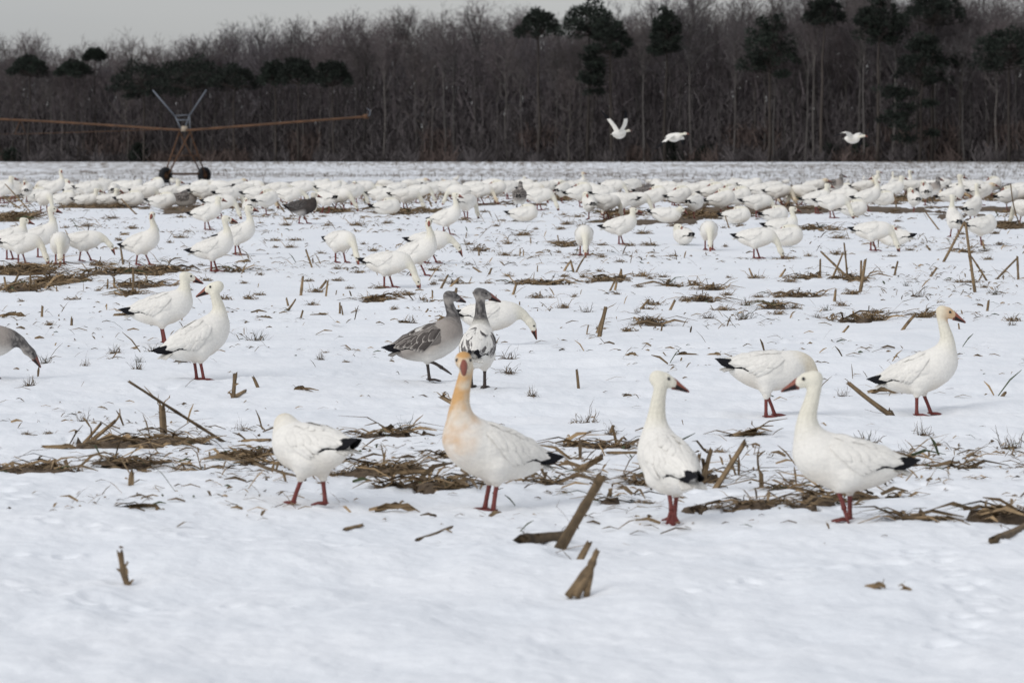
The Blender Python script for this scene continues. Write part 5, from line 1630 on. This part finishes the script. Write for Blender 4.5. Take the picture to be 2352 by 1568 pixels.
# ---- standing and lying stalks
def stalk(u0, v0, u1, v1, wpx, tone=1.0, label=None, lie=False, parts=None, name="corn_stalk", bend=0.0, seed=None):
    x, y = ground(u0, v0)
    z = gz(x, y)
    k = y / FPX
    if lie:
        x1, y1 = ground(u1, v1); rr = wpx * k * .35; P1 = np.array([x1, y1, gz(x1, y1) + rr + .004]); P0 = np.array([x, y, z + rr])
    else:
        d = at(u1, v1, y + random.uniform(-.03, .03)); P1 = np.array(d); P0 = np.array([x, y, z - .02])
    O = np.array([x, y, z])
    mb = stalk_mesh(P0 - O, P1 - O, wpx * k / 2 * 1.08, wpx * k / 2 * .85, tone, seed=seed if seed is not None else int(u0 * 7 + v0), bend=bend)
    if label and wpx > 9:                        # leaf sheaths and splinters
        q = np.random.default_rng(int(u0))
        ax = (P1 - P0) / np.linalg.norm(P1 - P0); L = np.linalg.norm(P1 - P0)
        for i in range(6):
            f = q.choice([.08, .12, .4, .45, .95, .97]); p = P0 - O + ax * L * f + q.normal(0, .3, 3) * wpx * k * .4
            leaf_strip(mb, q, p, q.uniform(0, 6.28), q.uniform(.03, .09), q.uniform(.006, .016), TAN * tone * q.uniform(.5, 1.2), .01, up=q.uniform(-.5, 1.2), curl=1.5)
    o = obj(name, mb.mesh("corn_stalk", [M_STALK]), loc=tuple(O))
    tag(o, label or "short broken corn stalk standing in the snow", "corn stalk", None if label else "broken corn stalks")
    return o
BIG = [
    (1276, 1262, 1377, 1104, 25, .66, "thick dark corn stalk leaning right in the near snow", False),
    (1202, 1262, 1294, 1243, 25, .42, "split dark stalk lying at the foot of the leaning stalk", True),
    (1322, 1277, 1350, 1251, 17, .7, "short stub beside the leaning stalk in the near snow", False),
    (297, 1320, 277, 1272, 15, .85, "lone slanted corn stub in the near snow at the lower left", False),
    (960, 1231, 1036, 1211, 9, .5, "charred-looking stick lying in the near snow", True),
    (795, 1218, 832, 1211, 9, .7, "short stalk piece lying left of the dark stick", True),
    (2283, 1243, 2375, 1198, 20, .6, "dark stalk lying at the right edge", True),
    (525, 1003, 298, 877, 7, .55, "long thin dark stalk leaning over the snow at the left", False),
    (2063, 948, 1950, 880, 11, .7, "long stalk slanting down left of the rusty-faced goose", False),
    (377, 987, 372, 938, 17, .9, "upright torn stub under the long thin stalk", False),
    (180, 1012, 262, 969, 10, 1.0, "forked pale stub at the edge of the bare strip", False),
    (182, 1010, 232, 972, 7, 1.0, "thin pale prong beside the forked stub", False),
    (535, 908, 540, 860, 10, .9, "pointed pale stub right of the look-back goose's feet", False),
    (537, 906, 562, 901, 9, 1.1, "short tan piece lying at the pointed stub", True),
    (300, 1117, 302, 1088, 14, .9, "two-pronged short stub below the bare strip", False),
    (1062, 940, 1014, 911, 11, .95, "round-ended stalk poking out behind the orange neck", False),
    (1312, 1087, 1376, 1053, 16, .9, "stout tan stalk leaning right of the orange-necked goose's tail", False),
    (1612, 1105, 1632, 1036, 12, .6, "dark upright stalk right behind the rear-view goose", False),
    (1600, 1102, 1606, 1044, 9, .6, "thinner dark stalk touching the rear-view goose's wingtip", False),
    (1636, 1116, 1710, 1016, 13, .8, "grey-tan stalk slanting right beside the rear-view goose", False),
    (1693, 1090, 1676, 1046, 5, .7, "thin twig propped under the slanting grey-tan stalk", False),
    (1750, 1112, 1748, 1087, 12, .7, "short upright stub left of the left-facing goose's breast", False),
    (782, 1083, 985, 1087, 13, .95, "long tan stalk lying flat behind the walking goose", True),
    (700, 1112, 560, 1062, 8, .7, "slim stalk lying at the walking goose's far side", True),
    (1470, 1052, 1395, 1056, 8, .9, "tan stalk lying flat left of the rear-view goose", True),
    (2240, 671, 2218, 513, 7, .75, "tallest thin stalk leaning in front of the right flock", False),
    (2165, 602, 2214, 512, 6, .75, "bent-over top of the tallest thin stalk", False),
    (1975, 669, 1987, 599, 8, .8, "straight reddish stalk right of the leaning cluster", False),
    (1375, 772, 1390, 712, 10, .85, "split stalk standing beside a bit of pink cob", False),
    (1330, 886, 1325, 852, 7, .5, "dark bent twig standing in clean snow at the centre", False),
    (595, 893, 583, 868, 8, .6, "short dark slanting stub left of centre", False),
    (215, 1004, 330, 1002, 7, 1.0, "slim stalk lying along the top of the left bare strip", True),
    (360, 1012, 470, 1008, 9, 1.0, "pale stalk lying at the right end of the left bare strip", True),
    (270, 1020, 372, 1024, 8, .8, "brown stalk lying along the lower edge of the left bare strip", True),
    (100, 1022, 160, 1018, 9, .8, "short stalk lying left of the left bare strip", True),
    (270, 1064, 390, 1056, 8, .8, "stalk lying on the lower left bare strip", True),
    (1690, 1150, 1800, 1146, 8, .8, "stalk lying on the bare strip before the left-facing goose", True),
    (2080, 1200, 2150, 1199, 9, 1.0, "tan stalk lying right of the left-facing goose's feet", True),
    (2110, 1066, 2200, 1064, 6, .8, "thin stalk lying behind the left-facing goose's tail", True),
    (560, 1010, 620, 1016, 8, 1.0, "short tan stalk lying left of the walking goose's breast", True),
    (1440, 1024, 1470, 1020, 6, .8, None, True), (1030, 1098, 1075, 1094, 6, .9, None, True),
    (1062, 1085, 1074, 1090, 8, 1.0, None, True), (1400, 1000, 1408, 978, 9, .7, None, False), (1418, 1020, 1408, 985, 7, .6, None, False),
    (1745, 840, 1744, 838, 5, .6, None, True), (1843, 843, 1843, 826, 8, .7, None, False), (2296, 916, 2306, 905, 9, .5, None, False),
    (1205, 1105, 1225, 1068, 9, .8, None, False), (1255, 1098, 1238, 1064, 7, .8, None, False), (1225, 1100, 1222, 1070, 10, .9, None, False),
]
for i, (a, b, c, d, w, t, lab, lie) in enumerate(BIG):
    stalk(a, b, c, d, w, t, lab, lie, seed=i, bend=random.uniform(-.02, .02))
# the flared stub split in two legs
def flared_stub():
    x, y = ground(1335, 1352); z = gz(x, y); k = y / FPX
    O = np.array([x, y, z])
    mb = MB()
    top = np.array(at(1368, 1272, y)) - O; mid = np.array(at(1355, 1305, y)) - O
    for (u, v, r0, r1) in ((1304, 1356, 10, 10), (1322, 1356, 11, 11), (1347, 1357, 8, 9)):
        b = np.array(at(u, v, y)) - O + np.array([0, random.uniform(-.02, .02), -.02])
        mb.merge(stalk_mesh(b, mid, r0 * k, r1 * k, .95, False, seed=int(u)))
    mb.merge(stalk_mesh(mid - (top - mid) * .15, top, 10 * k, 7 * k, .7, seed=77))
    tag(obj("corn_stub", mb.mesh("corn_stub", [M_STALK]), loc=tuple(O)), "flared corn stub split at its base, nearest stalk in the snow", "corn stalk")
flared_stub()
ZS = {4: [(480, 1080, 480, 920), (580, 1085, 690, 850), (730, 1075, 700, 770), (745, 1060, 490, 845), (850, 1080, 855, 940), (1160, 1075, 1190, 940), (1480, 1075, 1540, 1005), (2020, 1110, 1870, 890),
          (2085, 1095, 2280, 910), (2300, 1100, 2290, 900), (2320, 610, 2230, 230), (2160, 1100, 2160, 1060), (1180, 430, 1160, 310), (1580, 640, 1440, 470), (100, 1080, 155, 1010), (610, 1300, 620, 1210),
          (1220, 1560, 1350, 1420), (2010, 1375, 2025, 1300), (1760, 1560, 1750, 1500), (660, 1565, 735, 1530), (1500, 845, 1460, 790), (465, 1080, 465, 1030), (1990, 820, 1970, 740), (270, 390, 235, 300), (1930, 1105, 1960, 1060)],
      3: [(585, 1030, 675, 880), (570, 1030, 540, 930), (475, 1005, 540, 930), (1005, 1100, 1003, 1010), (980, 1085, 1002, 1012), (890, 1205, 940, 1120), (940, 1200, 960, 1125), (0, 1250, 40, 1130),
          (1440, 1365, 1490, 1300), (775, 1560, 860, 1375), (1365, 1560, 1380, 1500), (175, 770, 170, 715), (435, 775, 420, 700), (70, 870, 75, 820), (105, 870, 105, 830), (235, 1010, 235, 975),
          (1660, 1150, 1620, 1105), (1700, 1160, 1680, 1120), (2000, 620, 1960, 520), (70, 1345, 70, 1305), (265, 1360, 280, 1330), (235, 1400, 235, 1375), (255, 1265, 258, 1215), (2215, 1080, 2180, 1000), (1175, 1350, 1250, 1290), (685, 1568, 700, 1525)],
      2: [(520, 1000, 460, 830), (410, 1235, 430, 1080), (640, 1260, 660, 1110), (575, 1180, 640, 1115), (275, 1375, 360, 1285), (300, 1330, 280, 1275), (770, 1385, 770, 1310), (800, 1390, 785, 1345), (1690, 1195, 1760, 1060), (1760, 1170, 1860, 1085), (1620, 1270, 1620, 1205), (1825, 1270, 1840, 1185),
          (395, 1435, 430, 1385), (1545, 1410, 1580, 1370), (2050, 880, 2045, 810), (1890, 850, 1885, 815), (270, 480, 185, 370), (1755, 220, 1755, 130), (880, 1250, 860, 1205), (730, 1235, 740, 1200), (2085, 1030, 2000, 990), (2125, 1050, 2160, 1000), (2205, 1275, 2205, 1245), (1990, 1240, 1995, 1215), (1630, 1510, 1690, 1455), (1620, 430, 1580, 340)],
      1: [(1135, 970, 1105, 780), (275, 1190, 280, 1040), (65, 1190, 40, 1080), (335, 1190, 325, 1100), (1055, 1180, 1050, 1080), (985, 1165, 990, 1100), (1215, 1220, 1220, 1000), (385, 1470, 390, 1355),
          (540, 1465, 540, 1425), (655, 1550, 660, 1455), (300, 490, 50, 225), (205, 450, 30, 340), (1265, 500, 1115, 360), (1410, 570, 1380, 505), (380, 1050, 480, 930), (520, 1200, 520, 1160), (130, 1100, 180, 1030), (1195, 1160, 1200, 1090), (320, 350, 335, 240), (120, 550, 60, 500)]}
for r, lst in ZS.items():
    for (a, b, c, d) in lst:
        (u0, v0), (u1, v1) = Z(r, a, b), Z(r, c, d)
        L = math.hypot(u1 - u0, v1 - v0)
        y = ground(u0, v0)[1]
        w = max(.013, min(.024, .30 * L * y / FPX)) * random.uniform(.8, 1.15)
        stalk(u0, v0, u1, v1, w * FPX / y, random.uniform(.62, 1.05), bend=random.uniform(-.03, .03))

# ---- what nobody could count: crumbs of litter, and the far stubble
def crumbs():
    n = 60000
    y = np.sqrt(rng.uniform(12.5 ** 2, 95 ** 2, n)); x = rng.uniform(-.2, .2, n) * y
    m_ = 9000
    y = np.concatenate([y, rng.uniform(13.0, 27, m_)]); x = np.concatenate([x, rng.uniform(-.2, .2, m_) * y[-m_:]]); n += m_
    row = vnoise(x * .45, y * .35 + 3.3, 24) * .45 + vnoise(x * 1.8, y * 1.1, 25) * .35 + vnoise(x * .2, y * 1.6, 26) * .2
    near = np.interp(y, [12, 13.6, 14.3, 15, 18, 19.2, 22, 26, 31, 60, 95], [.02, .06, .5, 1, .8, .25, .10, .30, .75, .9, .8])
    keep = rng.random(n) < near * np.clip((row - .465) * 5.0, .04, 1)
    x, y = x[keep], y[keep]
    # matted leaves on the bare strips
    bx, by = [], []
    for (px, py, hx, hy) in PW:
        k = int(min(3600, 90 + 1100 * hx * hy))
        bx.append(px + hx * rng.uniform(-1.25, 1.25, k)); by.append(py + hy * rng.uniform(-1.25, 1.25, k))
    bx, by = np.concatenate(bx), np.concatenate(by)
    kb = rng.random(len(bx)) < np.clip(bare(bx, by) * 1.3, 0, 1)
    nb = int(kb.sum())
    x = np.concatenate([x, bx[kb]]); y = np.concatenate([y, by[kb]]); n = len(x)
    z = np.maximum(snow_h(x, y), soil_h(x, y)) + .004
    az = rng.choice([0, math.pi], n) + rng.normal(0, .8, n)
    L = rng.uniform(.02, .16, n) * rng.uniform(.3, 1, n) * np.interp(y, [12, 30, 80], [.9, 1.15, 1.8]); w = rng.uniform(.002, .008, n) * np.interp(y, [12, 30, 80], [.9, 1.1, 1.8])
    L[-nb:] *= 2.3; w[-nb:] *= 1.25
    up = np.where(rng.random(n) < .2, rng.uniform(.3, 1.2, n), rng.uniform(0, .15, n))
    up[-nb:] *= .35
    d = np.stack([np.cos(az), np.sin(az), up], 1)
    s = np.stack([-np.sin(az), np.cos(az), rng.normal(0, .5, n)], 1)
    A = np.stack([x, y, z], 1)
    V = np.empty((n, 6, 3))
    for i, (f, ww) in enumerate(((0, .7), (.5, 1), (1, .3))):
        c = A + d * (L * f)[:, None] + np.array([0, 0, 1.0]) * (L * .12 * math.sin(f * 3.1))[:, None]
        V[:, i * 2] = c - s * (w * ww)[:, None]; V[:, i * 2 + 1] = c + s * (w * ww)[:, None]
    q = np.arange(n)[:, None] * 6
    F = np.concatenate([q + np.array([0, 1, 3, 2]), q + np.array([2, 3, 5, 4])])
    C = np.where(rng.random((n, 1)) < .5, TAN, BROWN) * rng.uniform(.4, 1.15, (n, 1))
    gr = rng.random(n) < .05
    C[gr] = np.array([.05, .065, .03])
    tag(obj("crop_litter", block_mesh("crop_litter", V.reshape(-1, 3), F, np.repeat(C, 6, 0), [M_LITTER])),
        "crumbs of dead leaf scattered over the snow", "crop litter", kind="stuff")
    n = 14000
    y = np.sqrt(rng.uniform(85 ** 2, 425 ** 2, n)); x = rng.uniform(-.19, .19, n) * y
    row = vnoise(x * .06, y * .06, 61) * .6 + vnoise(x * .3, y * .2, 62) * .4
    dens = np.clip((row - .45) * 4, .06, 1) + np.clip((x / y - .05) * 9, 0, .9) * (y > 300)
    keep = rng.random(n) < dens
    x, y = x[keep], y[keep]; n = len(x)
    A = np.stack([x, y, snow_h(x, y) - .01], 1)
    B = A + np.stack([rng.normal(0, .07, n), rng.normal(0, .05, n), rng.uniform(.08, .30, n)], 1)
    w = rng.uniform(.012, .035, n)
    t = B - A
    V = np.empty((n, 4, 3)); sx = np.array([1.0, 0, 0])
    V[:, 0] = A - sx * w[:, None]; V[:, 1] = A + sx * w[:, None]; V[:, 2] = B + sx * w[:, None] * .7; V[:, 3] = B - sx * w[:, None] * .7
    C = np.array([.15, .125, .10]) * rng.uniform(.5, 1.2, (n, 1))
    tag(obj("far_stubble", block_mesh("far_stubble", V.reshape(-1, 3), np.arange(n * 4).reshape(n, 4), np.repeat(C, 4, 0), [M_LITTER])),
        "short dead stubble in the far part of the field", "stubble", kind="stuff")
crumbs()

# ------------------------------------------------------------------ say which one is which
bpy.context.view_layer.update()
def pic(o):
    p = o.matrix_world.translation
    d = Vector((p.x, p.y, p.z - CAMH))
    f = d.y * CP - d.z * SP; up = d.y * SP + d.z * CP
    return CX + FPX * d.x / f, CY - FPX * up / f
ORD = ["nearest", "second", "third", "fourth", "fifth", "sixth", "seventh", "eighth", "ninth", "tenth", "eleventh", "twelfth"]
MARK = {"tall ragged pine with dark shelving boughs above the flying geese": "ragged pine above the flying geese",
        "loose-crowned pine with a long bare trunk, right of the ragged pine": "loose-crowned pine right of the ragged pine",
        "dark twin-lobed pine with a deep crown left of the tall pale trunks": "dark twin-lobed pine",
        "pine whose crown is cut by the top edge of the picture": "pine cut by the top edge",
        "wide dark pine at the top edge, left one of two": "left wide pine at the top edge",
        "wide dark pine at the top edge, right one of two": "right wide pine at the top edge",
        "large olive-tinged pine with a dome top and long low boughs": "large olive-tinged pine",
        "round-headed pine rising above the bare trees, leftmost on the skyline": "round-headed pine rising above the bare trees",
        "spreading dark pine at the right end of the left clump": "spreading dark pine of the left clump",
        "single rounded dark pine, last one right of the left clump": "single rounded dark pine",
        "lone small dark treetop rising above the left of the wood": "lone small dark treetop",
        "white goose seen from behind in the foreground, bill turned right, black wingtips folded": "rear-view foreground goose",
        "white goose facing left in the foreground with upright neck and black wingtip": "left-facing foreground goose",
        "white goose walking away in the foreground with its head down and hidden": "foreground goose with hidden head",
        "goose with orange-stained neck and breast looking straight at the viewer": "orange-stained goose",
        "white goose bowing its buff head, half hidden behind the left-facing goose": "goose bowing its buff head",
        "young goose with dark speckled neck and patchy white back seen from behind": "patchy young goose seen from behind",
        "white goose stooping to feed behind the two grey-necked young geese": "goose stooping behind the grey-necked pair"}
def relabel(objs, marks, stem):
    """count each one off from the nearest thing that can be named"""
    mk = [(pic(m), MARK.get(m["label"], m["label"])) for m in marks]
    seat = {}
    for o in objs:
        u, v = pic(o); st = stem(o)
        room = 16 - len(st.split()) - 4
        for (q, a, b, l) in sorted((math.hypot((u - a) * .6, (v - b) * 1.8), a, b, l) for ((a, b), l) in mk if len(l.split()) <= room):
            dx, dy = u - a, (v - b) * 2.5
            side = ("right of" if dx > 0 else "left of") if abs(dx) >= abs(dy) else ("below" if dy > 0 else "above")
            if len(seat.get((st, side, l), ())) < 9: break
        seat.setdefault((st, side, l), []).append((q, o))
    for (st, side, l), lst in seat.items():
        lst.sort(key=lambda e: e[0])
        for i, (q, o) in enumerate(lst):
            o["label"] = "%s %s %s the %s" % (ORD[min(i, 11)], st, side, l)
tops = [o for o in COL.objects if o.parent is None and "label" in o]
geese = [o for o in tops if o.get("category") == "goose" and o.get("group") == FLOCK]
FS = [("feeding head", "small feeding goose"), ("stooping", "small stooping goose"), ("tucked", "small tuck-headed goose"), ("lying down", "small resting goose"),
      ("at ease", "small standing goose"), ("raised neck", "small alert goose"), ("face", "small alert goose"), ("buff", "small buff-headed goose"), ("grey goose lying", "small grey resting goose"),
      ("dark", "small dark goose"), ("grey goose standing", "small grey standing goose")]
def far_stem(o):
    for k, w in FS:
        if k in o["label"]: return w
    return "small goose"
relabel([o for o in tops if o.get("group") == "geese of the distant flock"], [g for g in geese if pic(g)[1] < 540], far_stem)
relabel([o for o in tops if o.get("group") == "leafless trees of the wood" and o["label"].startswith("leafless")],
        [o for o in tops if o.get("group") == "evergreens of the wood" or o["label"].startswith("pale ")], lambda o: "leafless tree")
relabel([o for o in tops if o.get("group") == "clumps of corn litter"], geese, lambda o: "corn litter clump")
relabel([o for o in tops if o.get("group") == "tufts of dead grass"], geese, lambda o: "grass tuft")
relabel([o for o in tops if o.get("group") == "broken corn stalks"], geese, lambda o: "short stalk")
relabel([o for o in tops if o.get("group") == "dry husks on the snow"], geese, lambda o: "dry husk")
